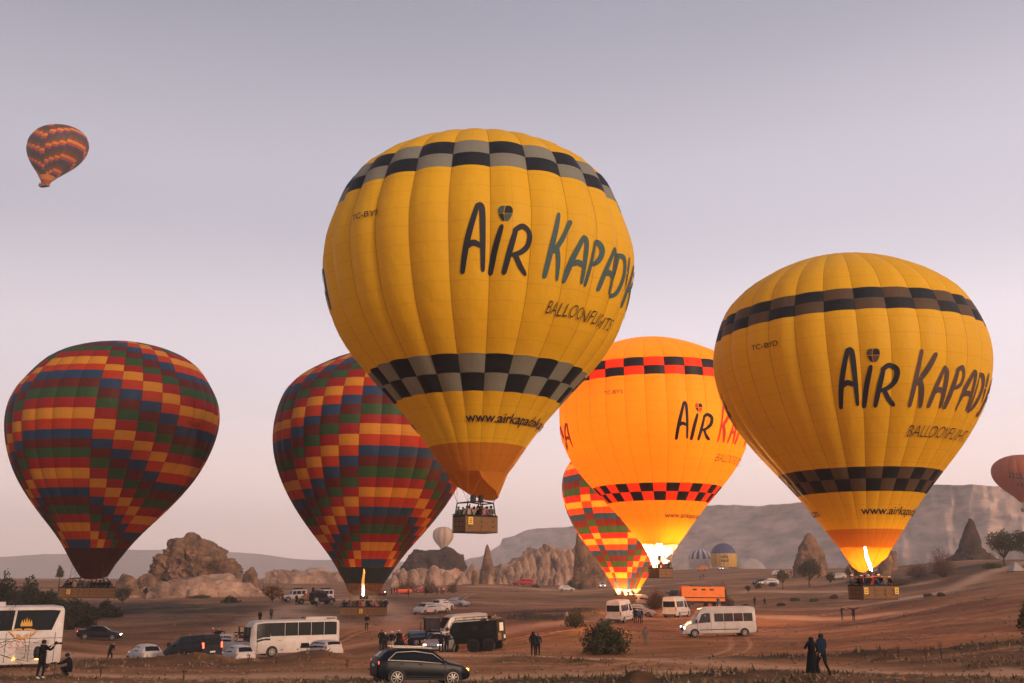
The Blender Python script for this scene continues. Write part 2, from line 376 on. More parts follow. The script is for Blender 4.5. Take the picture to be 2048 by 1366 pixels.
# ------------------------------------------------------------------ rocks
M_ROCK = mat('tuff_rock', (.055, .042, .032), .95, noise=.3, nscale=.30, bump=1.0, col2=(.29, .155, .085), bscale=.8)
M_ROCKD = mat('dark_basalt_cap', (.020, .017, .015), .95, noise=.4, nscale=.3, bump=1, col2=(.075, .044, .030), bscale=.9)
M_PALE = mat('pale_tuff', (.15, .090, .062), .95, noise=.3, nscale=.16, bump=1.0, col2=(.50, .31, .21), bscale=.5, aniso=(1, 1, .4))
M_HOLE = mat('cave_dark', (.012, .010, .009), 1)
def rock(name, label, prof, Y, m, depth=.75, rough=.14, seed=0, holes=(), group=None, capm=None, cap_t=0, nseg=56, nlev=34, flute=0, crag=1.0):
    """prof: outline (py, left px, right px) from the top to the foot; a body of its own depth is turned through it"""
    py = np.array([p[0] for p in prof], float); q = np.linspace(0, 1, nlev) ** .9 * (py[-1] - py[0]) + py[0]
    xl = np.interp(q, py, [p[1] for p in prof]); xr = np.interp(q, py, [p[2] for p in prof])
    mb = MB(); P = []
    w0 = at(prof[-1][2], 1180, Y).x - at(prof[-1][1], 1180, Y).x
    cx0 = (at(prof[-1][2], 1180, Y).x + at(prof[-1][1], 1180, Y).x) / 2
    zg = gz(cx0, Y)
    rings = []
    for k in range(nlev):
        a = at(xl[k], q[k], Y); b = at(xr[k], q[k], Y); c = (a + b) / 2; r = max((b.x - a.x) / 2, .05)
        z = a.z
        rings.append((c.x, r, z))
    rings.append((rings[-1][0], rings[-1][1] * 1.06, min(rings[-1][2], zg) - 2.5))
    S = max(w0, 4) / 2
    for k, (cx, r, z) in enumerate(rings):
        row = []
        for j in range(nseg):
            th = 2 * PI * j / nseg; dx, dy = math.cos(th), math.sin(th)
            p = Vector(((cx + dx * r) / S * 1.6, (dy * r) / S * 1.6, z / S * 1.6 + seed * 3.7))
            n1 = fbm(p * 1.1, 3); n2 = fbm(p * 3.1, 4) * .6 + .55 * (.28 - abs(fbm(p * 2.3 + Vector((4, 1, 2)), 4))) * 2.2 * crag
            n2 += crag * .5 * (.2 - abs(fbm(p * 6.5 + Vector((1, 7, 3)), 3)))
            fl = flute * (abs(math.sin(th * 4.5 + seed + n1 * 2)) - .5)
            edge = 1 - .6 * abs(dx) ** 6                      # keep the outline close to its place
            f = 1 + rough * (n1 * 1.5 * edge + n2 * .9) + fl * edge
            row.append((cx + dx * r * f, Y + r * .35 + dy * r * depth * f, z + r * .10 * n2 + r * .5 * crag * n1 * max(0, 1 - k / len(rings) * 2.2)))
        P.append(row)
    n_cap = int(cap_t * len(P))
    if capm and n_cap > 1:
        mb.grid(P[:n_cap + 1], capm, wrap=True); mb.grid(P[n_cap:], m, wrap=True)
    else: mb.grid(P, m, wrap=True)
    mb.poly(P[0][::-1], capm or m)
    o = mb.build(name, smooth=14)
    # into local coordinates round its foot
    off = Vector((cx0, Y, zg)); me = o.data
    co = np.empty(len(me.vertices) * 3); me.vertices.foreach_get('co', co); co = co.reshape(-1, 3) - np.array(off); me.vertices.foreach_set('co', co.ravel()); me.update()
    if me.polygons[nseg * 5].normal.dot(me.polygons[nseg * 5].center - Vector((0, 0, me.polygons[nseg * 5].center.z))) < 0: me.flip_normals()
    o.location = off; tag(o, label, 'rock', group)
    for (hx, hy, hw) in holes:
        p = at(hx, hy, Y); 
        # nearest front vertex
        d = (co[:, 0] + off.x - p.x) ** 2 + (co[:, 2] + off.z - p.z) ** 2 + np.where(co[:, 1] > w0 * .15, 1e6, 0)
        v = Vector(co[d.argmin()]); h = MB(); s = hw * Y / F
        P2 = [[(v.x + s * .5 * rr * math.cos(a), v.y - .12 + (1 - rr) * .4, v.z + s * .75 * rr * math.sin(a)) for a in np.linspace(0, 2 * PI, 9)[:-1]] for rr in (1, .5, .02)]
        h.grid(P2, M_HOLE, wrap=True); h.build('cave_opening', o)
    return o

rock('rock_outcrop', 'big craggy brown rock hill with cave holes, left of the middle distance', [(1064,378,388),(1068,372,396),(1075,367,399),(1080,362,402),(1086,338,414),(1094,333,420),(1100,325,426),(1110,318,437),(1120,303,446),(1138,297,453),(1153,291,458),(1165,284,461),(1178,274,466)], 268, M_ROCK, .8, .26, 1, [(368,1137,5),(350,1146,4),(387,1159,5),(427,1158,7),(432,1160,5),(440,1135,4),(400,1145,4),(338,1128,4)], nseg=150, nlev=90)
rock('rock_mound', 'pale gullied earth slope at the foot of the big craggy rock', [(1153,350,395),(1163,320,440),(1175,290,480),(1188,268,508),(1198,250,530),(1204,235,545)], 255, M_PALE, .6, .10, 2, nseg=80, flute=.1)
rock('rock_outcrop', 'low rounded brown rock left of the big craggy rock', [(1149,247,262),(1153,240,266),(1165,232,270),(1178,227,273),(1192,221,277),(1203,216,281)], 255, M_ROCK, .8, .16, 3)
rock('rock_outcrop', 'small rounded rock shoulder between the low rock and the big craggy rock', [(1148,286,296),(1154,280,305),(1165,275,310),(1180,272,318),(1192,268,325)], 258, M_ROCK, .8, .14, 4)
rock('rock_outcrop', 'grey brown rock with a narrow knob on top, right of the big craggy rock', [(1134,501,507),(1139,499,509),(1144,490,510),(1150,486,512),(1160,483,515),(1175,481,519),(1190,479,521),(1200,477,523)], 275, M_ROCK, .8, .13, 5, [(492,1165,3)])
rock('fairy_chimney', 'small round headed rock pillar with a dark cave door', [(1143,470,478),(1147,467,482),(1155,466,483),(1162,464,483),(1180,457,486),(1196,452,490)], 262, M_ROCK, .8, .12, 6, [(471,1161,5),(470,1173,3)])
rock('rock_outcrop', 'pink cliff wall with columns behind the orange autumn bush', [(1137,546,566),(1143,543,585),(1152,531,612),(1160,524,640),(1175,521,655),(1192,520,660)], 420, M_PALE, .4, .12, 7, flute=.16, nseg=90)
rock('rock_outcrop', 'low pale cliff band far behind the patchwork balloon with a flame', [(1146,600,640),(1149,575,700),(1158,570,735),(1170,566,745),(1188,562,750)], 470, M_PALE, .3, .10, 8, flute=.16, nseg=100)
rock('rock_outcrop', 'broad rock hill with a dark cap in front of the far cream balloon', [(1093,890,896),(1097,884,906),(1101,872,911),(1105,838,915),(1109,824,919),(1116,815,923),(1126,808,926),(1140,799,930),(1160,785,938),(1182,770,945)], 400, M_PALE, .7, .16, 9, capm=M_ROCKD, cap_t=.48, nseg=130, nlev=70, flute=.05)
pale_cones = [(788,1150,30),(806,1136,26),(828,1138,34),(846,1150,30),(868,1130,40),(893,1142,42),(925,1148,44),(945,1128,36),(918,1160,30),(850,1165,30),(905,1165,46),(940,1155,30)]
PC_O = sorted(range(len(pale_cones)), key=lambda k: pale_cones[k][0])
for i, (x, t, w) in enumerate(pale_cones):
    rock('fairy_chimney', ORD[PC_O.index(i)] + ' pale rock cone from the left, at the foot of the dark capped hill', [(t, x - 2, x + 2), (t + 4, x - w * .16, x + w * .16), (t + 12, x - w * .3, x + w * .3), (t + 26, x - w * .44, x + w * .44), (1178, x - w * .55, x + w * .55), (1182, x - w * .6, x + w * .6)], 345 + (i % 4) * 9, M_PALE, .9, .09, 20 + i, group='pale rock cones below the dark capped hill', nseg=32, nlev=20)
rock('fairy_chimney', 'tall sharp brown rock spire standing left of the pale cone cluster', [(1089,973,976),(1095,971,978),(1103,969,980),(1120,966,984),(1140,961,988),(1155,958,990),(1170,955,993)], 300, M_ROCK, .9, .07, 40, nseg=40)
rock('fairy_chimney', 'small rust brown boulder leaning at the left foot of the sharp spire', [(1140,946,950),(1146,943,955),(1156,942,958),(1166,943,959),(1174,942,958)], 292, M_ROCK, .9, .07, 41, nseg=28, nlev=14)
rock('fairy_chimney', 'small pale cone leaning on the right foot of the sharp spire', [(1148,978,981),(1154,974,985),(1164,971,989),(1171,970,992)], 293, M_PALE, .9, .07, 42, nseg=28, nlev=14)
cluster = [(1004,1129,26),(1021,1131,26),(1037,1122,24),(1050,1113,22),(1062,1107,24),(1075,1100,28),(1091,1103,30),(1107,1101,28),(1124,1105,30),(1138,1098,32),(1150,1092,26),
 (1008,1150,18),(1022,1148,18),(1034,1142,20),(1046,1146,18),(1057,1140,22),(1069,1146,18),(1081,1134,24),(1094,1142,22),(1106,1136,20),(1117,1140,22),(1131,1128,28),(1143,1124,26),(1000,1157,16),(1062,1156,14),(1100,1156,14),(1076,1156,14)]
CL_O = sorted(range(len(cluster)), key=lambda k: cluster[k][0])
for i, (x, t, w) in enumerate(cluster):
    Yc = 395 - (t - 1092) * 1.3
    rock('fairy_chimney', ORD[CL_O.index(i)] + ' pale cone from the left in the cluster before the mesa', [(t, x - 1.2, x + 1.2), (t + 5, x - w * .16, x + w * .18), (t + 15, x - w * .34, x + w * .36), (t + 30, x - w * .5, x + w * .5), (1172, x - w * .62, x + w * .62), (1174, x - w * .62, x + w * .62)] if t < 1138 else [(t, x - 1.5, x + 1.5), (t + 5, x - w * .22, x + w * .22), (t + 13, x - w * .38, x + w * .40), (1173, x - w * .6, x + w * .6)], Yc, M_PALE, .9, .13, 50 + i, group='pale rock cones clustered before the mesa', nseg=28, nlev=18)
rock('rock_outcrop', 'ragged pink rock ridge behind the pale cone cluster', [(1096,1146,1152),(1100,1070,1158),(1106,1058,1162),(1112,1044,1164),(1122,1030,1166),(1134,1000,1170),(1150,985,1176),(1176,980,1182)], 420, M_PALE, .5, .24, 78, flute=.16, nseg=110, nlev=44)
rock('rock_outcrop', 'tall dark sided rock fin beside the glowing patchwork balloon', [(1066,1154,1165),(1080,1153,1178),(1100,1151,1192),(1125,1149,1208),(1150,1147,1224),(1170,1144,1240)], 300, M_ROCK, .8, .10, 80, nseg=60)
rock('fairy_chimney', 'tall blunt rock tower behind the two dark round trees', [(1067,1615,1622),(1073,1611,1629),(1085,1605,1637),(1097,1600,1646),(1110,1596,1651),(1125,1593,1656),(1140,1591,1659),(1160,1588,1662)], 300, M_ROCK, .8, .09, 81, nseg=60)
rock('fairy_chimney', 'smooth egg shaped rock just right of the burner flame of the right balloon', [(1108,1771,1778),(1114,1765,1784),(1124,1760,1787),(1136,1758,1787),(1146,1758,1785),(1160,1756,1787)], 262, M_ROCK, .8, .06, 82, nseg=32, nlev=18)
rock('fairy_chimney', 'square topped reddish rock block behind the egg shaped rock', [(1102,1776,1793),(1106,1774,1795),(1125,1772,1796),(1150,1770,1798)], 275, M_ROCK, .8, .08, 83, nseg=32, nlev=18)
rock('fairy_chimney', 'dark pointed rock spire on the slope at the right', [(1037,1937,1943),(1043,1936,1948),(1052,1933,1952),(1065,1929,1957),(1080,1926,1963),(1094,1923,1968),(1104,1919,1978),(1116,1908,1996),(1128,1896,2012)], 290, M_ROCKD, .8, .13, 84, nseg=60)

# ------------------------------------------------------------------ plants
M_LEAF = mat('dark_leaf', (.040, .046, .022), .85, noise=.4, nscale=1.5, trans=.25)
M_LEAFB = mat('olive_leaf', (.075, .070, .030), .85, noise=.4, nscale=1.5, trans=.25)
M_AUT = mat('autumn_leaf', (.34, .15, .05), .85, noise=.35, nscale=1.5, trans=.3)
M_DRY = mat('dry_twig', (.12, .065, .040), .9, noise=.3, nscale=2)
M_BARK = mat('bark', (.055, .038, .028), .95)
def leaf_mass(mb, m, c, rad, n, size, seed, m2=None, open_=.55, low=0):
    rs = np.random.RandomState(seed)
    k = 0; cl = rs.randn(14, 3); cl /= np.linalg.norm(cl, axis=1)[:, None]
    while k < n:
        d = rs.randn(3); d /= np.linalg.norm(d)
        if d[2] < low: continue
        bump = .60 + .50 * max((cl @ d).max(), 0) ** 8 + .12 * vfbm(np.array([d[0] * 3 + seed]), np.array([d[2] * 3 + d[1] * 2]), 2)[0]
        r = bump * (rs.rand() ** (1 / 3) * (1 - open_) + open_ * (rs.rand() ** .5))
        p = Vector((c[0] + d[0] * rad[0] * r, c[1] + d[1] * rad[1] * r, c[2] + d[2] * rad[2] * r))
        a = Vector(rs.randn(3)).normalized(); b = a.orthogonal().normalized(); s = size * (.6 + .8 * rs.rand())
        mb.poly([p - a * s * .5, p + b * s * .35, p + a * s * .5, p - b * s * .35], m2 if (m2 and rs.rand() < .35) else m); k += 1
def branches(mb, m, base, top_c, rad, n, r0, seed):
    rs = np.random.RandomState(seed)
    for i in range(n):
        d = rs.randn(3); d[2] = abs(d[2]) * .8 + .1; d /= np.linalg.norm(d)
        e = Vector(top_c) + Vector((d[0] * rad[0], d[1] * rad[1], d[2] * rad[2])) * .85
        mid = Vector(base).lerp(e, .45) + Vector(rs.randn(3) * .08 * rad[0]); mid.z = max(mid.z, base[2])
        mb.tube([base, mid, e], [r0, r0 * .6, r0 * .15], m, n=4, cap=False)
def tree(name, label, px, Y, wpx, hpx, kind='round', group=None, seed=1, trunk=.3, cat='tree', dz=0, dens=1.0):
    s = Y / F; w = wpx * s; h = hpx * s; p = gpos(px, Y, dz)
    r = empty(name, p, random.random() * 6, label=label, cat=cat, group=group)
    cr_, tk = MB(), MB()
    leaf = {'round': (M_LEAF, M_LEAFB), 'olive': (M_LEAFB, M_LEAF), 'autumn': (M_AUT, M_LEAFB), 'bare': (M_DRY, M_BARK)}[kind if kind in ('round', 'olive', 'autumn', 'bare') else 'olive']
    if kind == 'poplar':
        leaf_mass(cr_, M_LEAFB, (0, 0, h * .52), (w / 2, w / 2, h * .5), int(900 * dens), .35, seed, M_LEAF); tk.tube([(0, 0, -.3), (0, 0, h * .8)], [.22, .05], M_BARK)
    elif kind == 'bare':
        branches(cr_, M_DRY, (0, 0, 0), (0, 0, h * .15), (w / 2, w / 2, h * .9), int(70 * dens), .05, seed)
        leaf_mass(cr_, M_DRY, (0, 0, h * .1), (w * .52, w / 2, h * .85), int(800 * dens), .2, seed, M_BARK, .8, low=-.02)
        tk.tube([(0, 0, -.3), (0, 0, h * .3)], [.12, .06], M_BARK)
    else:
        tz = h * trunk; ch = h - tz
        nleaf = int(min(2600, max(260, 900 * dens * (w * ch) / 14)))
        ls = .22 if Y < 120 else .34
        if trunk > .05: leaf_mass(cr_, leaf[0], (0, 0, tz + ch * .48), (w / 2, w / 2, ch * .55), nleaf, ls, seed, leaf[1], low=-.75)
        else: leaf_mass(cr_, leaf[0], (0, 0, h * .06), (w * .54, w * .5, h * .92), int(nleaf * 1.3), ls, seed, leaf[1], low=-.05)
        b0 = (0, 0, tz * .8) if tz > .3 else (0, 0, 0)
        branches(tk, M_BARK, b0, (0, 0, tz + ch * .4), (w / 2, w / 2, ch * .5), 16, .07 * max(1, h / 5), seed)
        if tz > .3: tk.tube([(0, 0, -.4), (.05 * h, 0, tz * .5), (0, 0, tz)], [.05 * h * .6, .04 * h * .6, .03 * h * .6], M_BARK)
    if cr_.f: cr_.build('crown' if cat == 'tree' else 'foliage', r)
    if tk.f: tk.build('trunk' if cat == 'tree' else 'stem', r)
    return r
th = [(12,118,110,66),(48,124,90,74),(84,130,84,66),(118,136,80,56),(150,142,80,50),(182,148,66,42),(212,152,52,34),(232,150,34,24),(30,150,70,74),(66,158,60,70),(100,160,60,52),(5,140,60,92),(140,120,46,30),(175,128,50,28)]
TH_O = sorted(range(len(th)), key=lambda k: th[k][0])
for i, (px, Y, w, h) in enumerate(th):
    tree('thicket_shrub', ORD[TH_O.index(i)] + ' dark green shrub from the left in the thicket behind the coach', px, Y, w, h, 'round', 'thicket shrubs behind the coach', 100 + i, .0, 'shrub', dens=1.5)
tree('poplar', 'slim upright poplar left of the basket of the left balloon', 117, 255, 19, 66, 'poplar', seed=3)
tree('round_tree', 'dark round tree in front of the low rounded rock', 247, 205, 44, 36, 'round', seed=4, trunk=.18)
tree('small_tree', 'tiny thin stemmed tree on the pale slope below the big rock', 292, 235, 11, 24, 'round', seed=5, trunk=.5)
tree('autumn_bush', 'orange leaved autumn bush beside the white off-road jeep', 545, 186, 46, 36, 'autumn', seed=6, trunk=.12, cat='bush')
tree('olive_shrub', 'low green shrub left of the orange autumn bush', 462, 190, 40, 16, 'olive', seed=7, trunk=0, cat='bush')
tree('olive_shrub', 'long low dark shrub on the bank under the big rock', 400, 245, 52, 8, 'round', seed=8, trunk=0, cat='bush')
tree('bare_shrub', 'brown leafless scrub behind the orange fabric roll', 812, 238, 66, 40, 'bare', seed=9, cat='bush', dens=1.8)
tree('bare_shrub', 'small brown scrub behind the dark red cars', 862, 242, 34, 30, 'bare', seed=10, cat='bush', dens=1.4)
tree('bare_shrub', 'thin brown scrub right of the figure in orange', 905, 245, 30, 24, 'bare', seed=11, cat='bush')
tree('olive_shrub', 'low dark bush right of the red truck below the pale cones', 1071, 292, 22, 9, 'round', seed=12, trunk=0, cat='bush')
tree('olive_shrub', 'dark shrub at the foot of the rock fin', 1143, 285, 26, 22, 'round', seed=13, trunk=0, cat='bush')
tree('olive_shrub', 'small dark shrub near the distant headlights', 1160, 282, 18, 14, 'round', seed=14, trunk=0, cat='bush')
tree('olive_shrub', 'dark shrub left of the neck of the glowing patchwork balloon', 1219, 300, 22, 18, 'round', seed=15, trunk=0, cat='bush')
tree('scrub_bush', 'brown green bush on the bank right of the dark truck', 1150, 106, 52, 42, 'olive', seed=16, trunk=.02, cat='bush')
tree('big_bush', 'big spreading green bush in the middle of the field', 1208, 80, 106, 76, 'olive', seed=17, trunk=.0, cat='bush', dens=5)
tree('bare_shrub', 'grey brown bush with tall stalks left of the orange truck', 1312, 148, 46, 46, 'bare', seed=18, cat='bush', dens=2)
tree('bare_shrub', 'reddish brown leafless tree behind the tail of the orange truck', 1441, 172, 44, 58, 'bare', seed=19, cat='tree', dens=2.2)
tree('bare_shrub', 'low brown scrub beside the tail of the orange truck', 1457, 158, 22, 26, 'bare', seed=20, cat='bush')
tree('small_tree', 'tiny round tree right of the orange truck', 1496, 215, 12, 15, 'olive', seed=21, trunk=.3)
tree('olive_shrub', 'small shrub left of the round tree with a bare stem', 1516, 240, 18, 13, 'olive', seed=22, trunk=0, cat='bush')
tree('olive_shrub', 'small shrub beside the far white jeep', 1545, 250, 20, 13, 'olive', seed=222, trunk=0, cat='bush')
tree('round_tree', 'dark round tree with a short bare stem, left of the blunt rock tower', 1566, 222, 34, 38, 'round', seed=23, trunk=.42)
tree('round_tree', 'wide dark tree with a forked stem before the blunt rock tower', 1620, 236, 60, 56, 'round', seed=24, trunk=.3, dens=1.6)
tree('round_tree', 'smaller dark tree right of the wide forked tree', 1662, 240, 24, 26, 'round', seed=25, trunk=.2)
tree('round_tree', 'dark bush like tree behind the skirt of the right yellow balloon', 1712, 232, 40, 40, 'round', seed=26, trunk=.1, dens=1.4)
for i, (px, Y) in enumerate([(1588,190),(1626,186),(1668,188),(1490,176),(1560,178),(1855,150),(1880,140)]):
    tree('grass_clump', ['low olive clump below the round tree with a bare stem', 'low olive clump below the wide forked tree', 'low olive clump below the smaller dark tree', 'low olive clump right of the walking pair', 'low olive clump left of those under the trees', 'low olive clump on the slope right of the right basket', 'olive clump on the slope farthest right'][i], px, Y, 20, 7, 'olive', 'low clumps on the right slope', 30 + i, 0, 'bush')
tree('bare_shrub', 'tall purple brown leafless thicket on the right slope', 1890, 205, 66, 62, 'bare', seed=40, cat='bush', dens=2.6)
tree('bare_shrub', 'grey brown scrub left of the tall leafless thicket', 1838, 215, 60, 34, 'bare', seed=41, cat='bush', dens=1.6)
tree('bare_shrub', 'dark low scrub under the slope track', 1800, 205, 70, 18, 'bare', seed=42, cat='bush', dens=1.4)
tree('olive_tree', 'green tree with a dark trunk at the top of the slope track', 2016, 208, 64, 70, 'olive', seed=43, trunk=.28, dens=1.5)
tree('olive_tree', 'tree crown cut by the right edge above the slope track', 2062, 200, 60, 74, 'olive', seed=44, trunk=.25, dens=1.5)
tree('olive_shrub', 'dark bush under the green tree at the top of the slope track', 1990, 204, 46, 14, 'round', seed=45, trunk=0, cat='bush')
tree('olive_shrub', 'dark shrub at the right edge of the field, upper one', 2050, 78, 44, 84, 'olive', seed=46, trunk=0, cat='bush', dens=1.6)
tree('olive_shrub', 'dark shrub at the right edge of the field, lower one', 2056, 66, 40, 60, 'olive', seed=47, trunk=0, cat='bush', dens=1.6)

# dead twig reaching in at the left in front of the coach
tw = MB(); rs = np.random.RandomState(5)
p0 = at(-40, 1300, 24)
def twig(p, d, ln, r, dep):
    pts = [p]; q = p.copy(); dd = d.copy()
    for k in range(4):
        dd = (dd + Vector(rs.randn(3)) * .22).normalized(); q = q + dd * ln / 4; pts.append(q.copy())
    tw.tube([x - p0 for x in pts], [r, r * .9, r * .8, r * .6, r * .3], M_BARK, n=4, cap=False)
    if dep:
        for i in (1, 2, 3, 4): twig(pts[i], (dd + Vector(rs.randn(3)) * .65).normalized(), ln * .55, r * .55, dep - 1)
for a in ((-40, 1272), (-40, 1290), (-40, 1300)):
    twig(at(a[0], a[1], 24), Vector((1, .05, -.05)), .95, .012, 2)
stem_base = Vector((p0.x - .15, 24, gz(p0.x - .15, 24)))
tw.tube([stem_base - p0, at(-45, 1320, 24) - p0, at(-40, 1272, 24) - p0], [.035, .025, .012], M_BARK, n=5)
o = tw.build('bare_branch'); o.location = p0; tag(o, 'thin leafless dark twigs reaching in front of the coach', 'branch')

# dry grass and stalks on the scrubby strips: nobody could count them
def grass():
    rs = np.random.RandomState(11); n = 90000
    px = rs.rand(n) * 2300 - 120; Y = np.exp(rs.rand(n) * (math.log(150) - math.log(36)) + math.log(36)); x = (px - 1024) / F * Y
    s, t = features(x, Y); clump = np.clip(vfbm(x * .5 + 5, Y * .5, 3) * 3 + .45, 0, 1); keep = rs.rand(n) < np.clip(s * .75 + .05, 0, 1) * (1 - t * .9) * clump
    x, Y, s = x[keep], Y[keep], s[keep]; z = ground_arr(x, Y); k = len(x)
    h = (.08 + .30 * rs.rand(k) ** 2 * (.3 + s)) ; a = rs.rand(k) * PI * 2; wd = .045 + .05 * rs.rand(k); lean = rs.randn(k, 2) * .10
    B = np.stack([x, Y, z - .03], -1); dx = np.stack([np.cos(a) * wd, np.sin(a) * wd, 0 * a], -1); T = B + np.stack([lean[:, 0], lean[:, 1], h], -1)
    V = np.concatenate([B - dx, B + dx, T], 1).reshape(-1, 3); Fc = np.arange(k * 3).reshape(-1, 3)
    me = bpy.data.meshes.new('dry_grass'); me.from_pydata(V.tolist(), [], Fc.tolist())
    me.materials.append(mat('straw', (.20, .13, .065), .9, noise=.45, nscale=.8)); me.materials.append(mat('dark_straw', (.06, .05, .026), .9, noise=.4, nscale=.8))
    me.polygons.foreach_set('material_index', (rs.rand(k) < .35 + s * .4).astype(int).tolist()); me.update()
    tag(link('dry_grass', me), kind='stuff')
grass()
def stones():
    rs = np.random.RandomState(31); n = 5000; mb_v, mb_f = [], []
    px = rs.rand(n) * 2300 - 120; Y = np.exp(rs.rand(n) * (math.log(130) - math.log(36)) + math.log(36)); x = (px - 1024) / F * Y; z = ground_arr(x, Y)
    cube = np.array([(1, 0, 0), (0, 1, 0), (-1, 0, 0), (0, -1, 0), (0, 0, 1), (0, 0, -.6)], float); fc = [(0, 1, 4), (1, 2, 4), (2, 3, 4), (3, 0, 4), (1, 0, 5), (2, 1, 5), (3, 2, 5), (0, 3, 5)]
    for i in range(n):
        s_ = .03 + .12 * rs.rand() ** 4; v = cube * (s_ * (.7 + .6 * rs.rand(6, 3))) * np.array([1.2, 1.2, .7]); a = rs.rand() * 6; b = len(mb_v)
        for q in v: mb_v.append((x[i] + q[0] * math.cos(a) - q[1] * math.sin(a), Y[i] + q[0] * math.sin(a) + q[1] * math.cos(a), z[i] + q[2] + s_ * .2))
        mb_f += [tuple(b + k for k in f) for f in fc]
    me = bpy.data.meshes.new('loose_stones'); me.from_pydata(mb_v, [], mb_f); me.materials.append(mat('stone', (.20, .135, .09), .95, noise=.4, nscale=.6)); me.update()
    tag(link('loose_stones', me), kind='stuff')
stones()
DS_O = sorted([217, 380, 700, 560, 505, 1785, 1840, 1870, 1760, 1720])
for (px, Y, h) in [(217,52,.9),(380,50,.55),(700,62,.5),(560,70,.6),(505,70,.7),(1785,62,.8),(1840,60,.9),(1870,60,1.1),(1760,63,.6),(1720,64,.5)]:
    pb = gpos(px, Y); r_ = empty('dry_stalk', pb, label=ORD[DS_O.index(px)] + ' dry stalky weed from the left in the foreground scrub', cat='weed', group='dry weeds in the foreground scrub')
    sm = MB()
    for k in range(7): 
        a = random.random() * 6; sm.tube([(0, 0, -.05), (math.cos(a) * .05, math.sin(a) * .05, h * .5), (math.cos(a) * .14, math.sin(a) * .14, h * (.7 + .3 * random.random()))], [.012, .009, .004], M_BARK, n=3, cap=False)
    leaf_mass(sm, M_BARK, (0, 0, h * .7), (.16, .16, h * .35), 40, .06, int(px)); sm.build('stalk', r_)

# ------------------------------------------------------------------ balloons
def fabric(name, col, T=.32, clear=0):
    if name in MATS: return MATS[name]
    m = bpy.data.materials.new(name); m.use_nodes = True; t = m.node_tree; n = t.nodes; l = t.links
    b = n['Principled BSDF']; b.inputs['Roughness'].default_value = .55; b.inputs['Specular IOR Level'].default_value = .25
    uv = n.new('ShaderNodeUVMap'); sp = n.new('ShaderNodeSeparateXYZ'); l.new(uv.outputs[0], sp.inputs[0])
    def math_(op, a, b_=None, clamp=False):
        q = n.new('ShaderNodeMath'); q.operation = op; q.use_clamp = clamp
        for i, v in enumerate((a, b_)):
            if v is None: continue
            if isinstance(v, (int, float)): q.inputs[i].default_value = v
            else: l.new(v, q.inputs[i])
        return q.outputs[0]
    u = sp.outputs[0]; v = sp.outputs[1]
    eu = math_('ABSOLUTE', math_('SUBTRACT', math_('FRACT', u), .5)); seam = math_('GREATER_THAN', eu, .485)
    fv = math_('ABSOLUTE', math_('SUBTRACT', math_('FRACT', math_('MULTIPLY', v, .82)), .5)); hs = math_('GREATER_THAN', fv, .475)
    fu = math_('ABSOLUTE', math_('SUBTRACT', math_('FRACT', math_('MULTIPLY', u, 2)), .5)); vs = math_('GREATER_THAN', fu, .485)
    tcn = n.new('ShaderNodeTexCoord'); nz = n.new('ShaderNodeTexNoise'); nz.inputs['Scale'].default_value = .35; nz.inputs['Detail'].default_value = 5; l.new(tcn.outputs['Object'], nz.inputs['Vector'])
    k = math_('SUBTRACT', 1.06, math_('MULTIPLY', nz.outputs[0], .14))
    k = math_('SUBTRACT', k, math_('MULTIPLY', seam, .28)); k = math_('SUBTRACT', k, math_('MULTIPLY', math_('MAXIMUM', hs, vs), .11))
    mx = n.new('ShaderNodeVectorMath'); mx.operation = 'SCALE'; mx.inputs[0].default_value = col; l.new(k, mx.inputs[3])
    l.new(mx.outputs[0], b.inputs['Base Color'])
    tr = n.new('ShaderNodeBsdfTranslucent'); l.new(mx.outputs[0], tr.inputs[0])
    wn = n.new('ShaderNodeTexNoise'); wn.inputs['Scale'].default_value = 1.1; wn.inputs['Detail'].default_value = 3; l.new(tcn.outputs['Object'], wn.inputs['Vector'])
    bp = n.new('ShaderNodeBump'); bp.inputs['Strength'].default_value = .6; bp.inputs['Distance'].default_value = .14; l.new(wn.outputs[0], bp.inputs['Height']); l.new(bp.outputs[0], b.inputs['Normal'])
    ms = n.new('ShaderNodeMixShader'); ms.inputs[0].default_value = T
    l.new(b.outputs[0], ms.inputs[1]); l.new(tr.outputs[0], ms.inputs[2]); last = ms.outputs[0]
    if clear:
        tp = n.new('ShaderNodeBsdfTransparent'); m3 = n.new('ShaderNodeMixShader'); m3.inputs[0].default_value = clear
        l.new(last, m3.inputs[1]); l.new(tp.outputs[0], m3.inputs[2]); last = m3.outputs[0]
    l.new(last, n['Material Output'].inputs[0])
    MATS[name] = m; return m
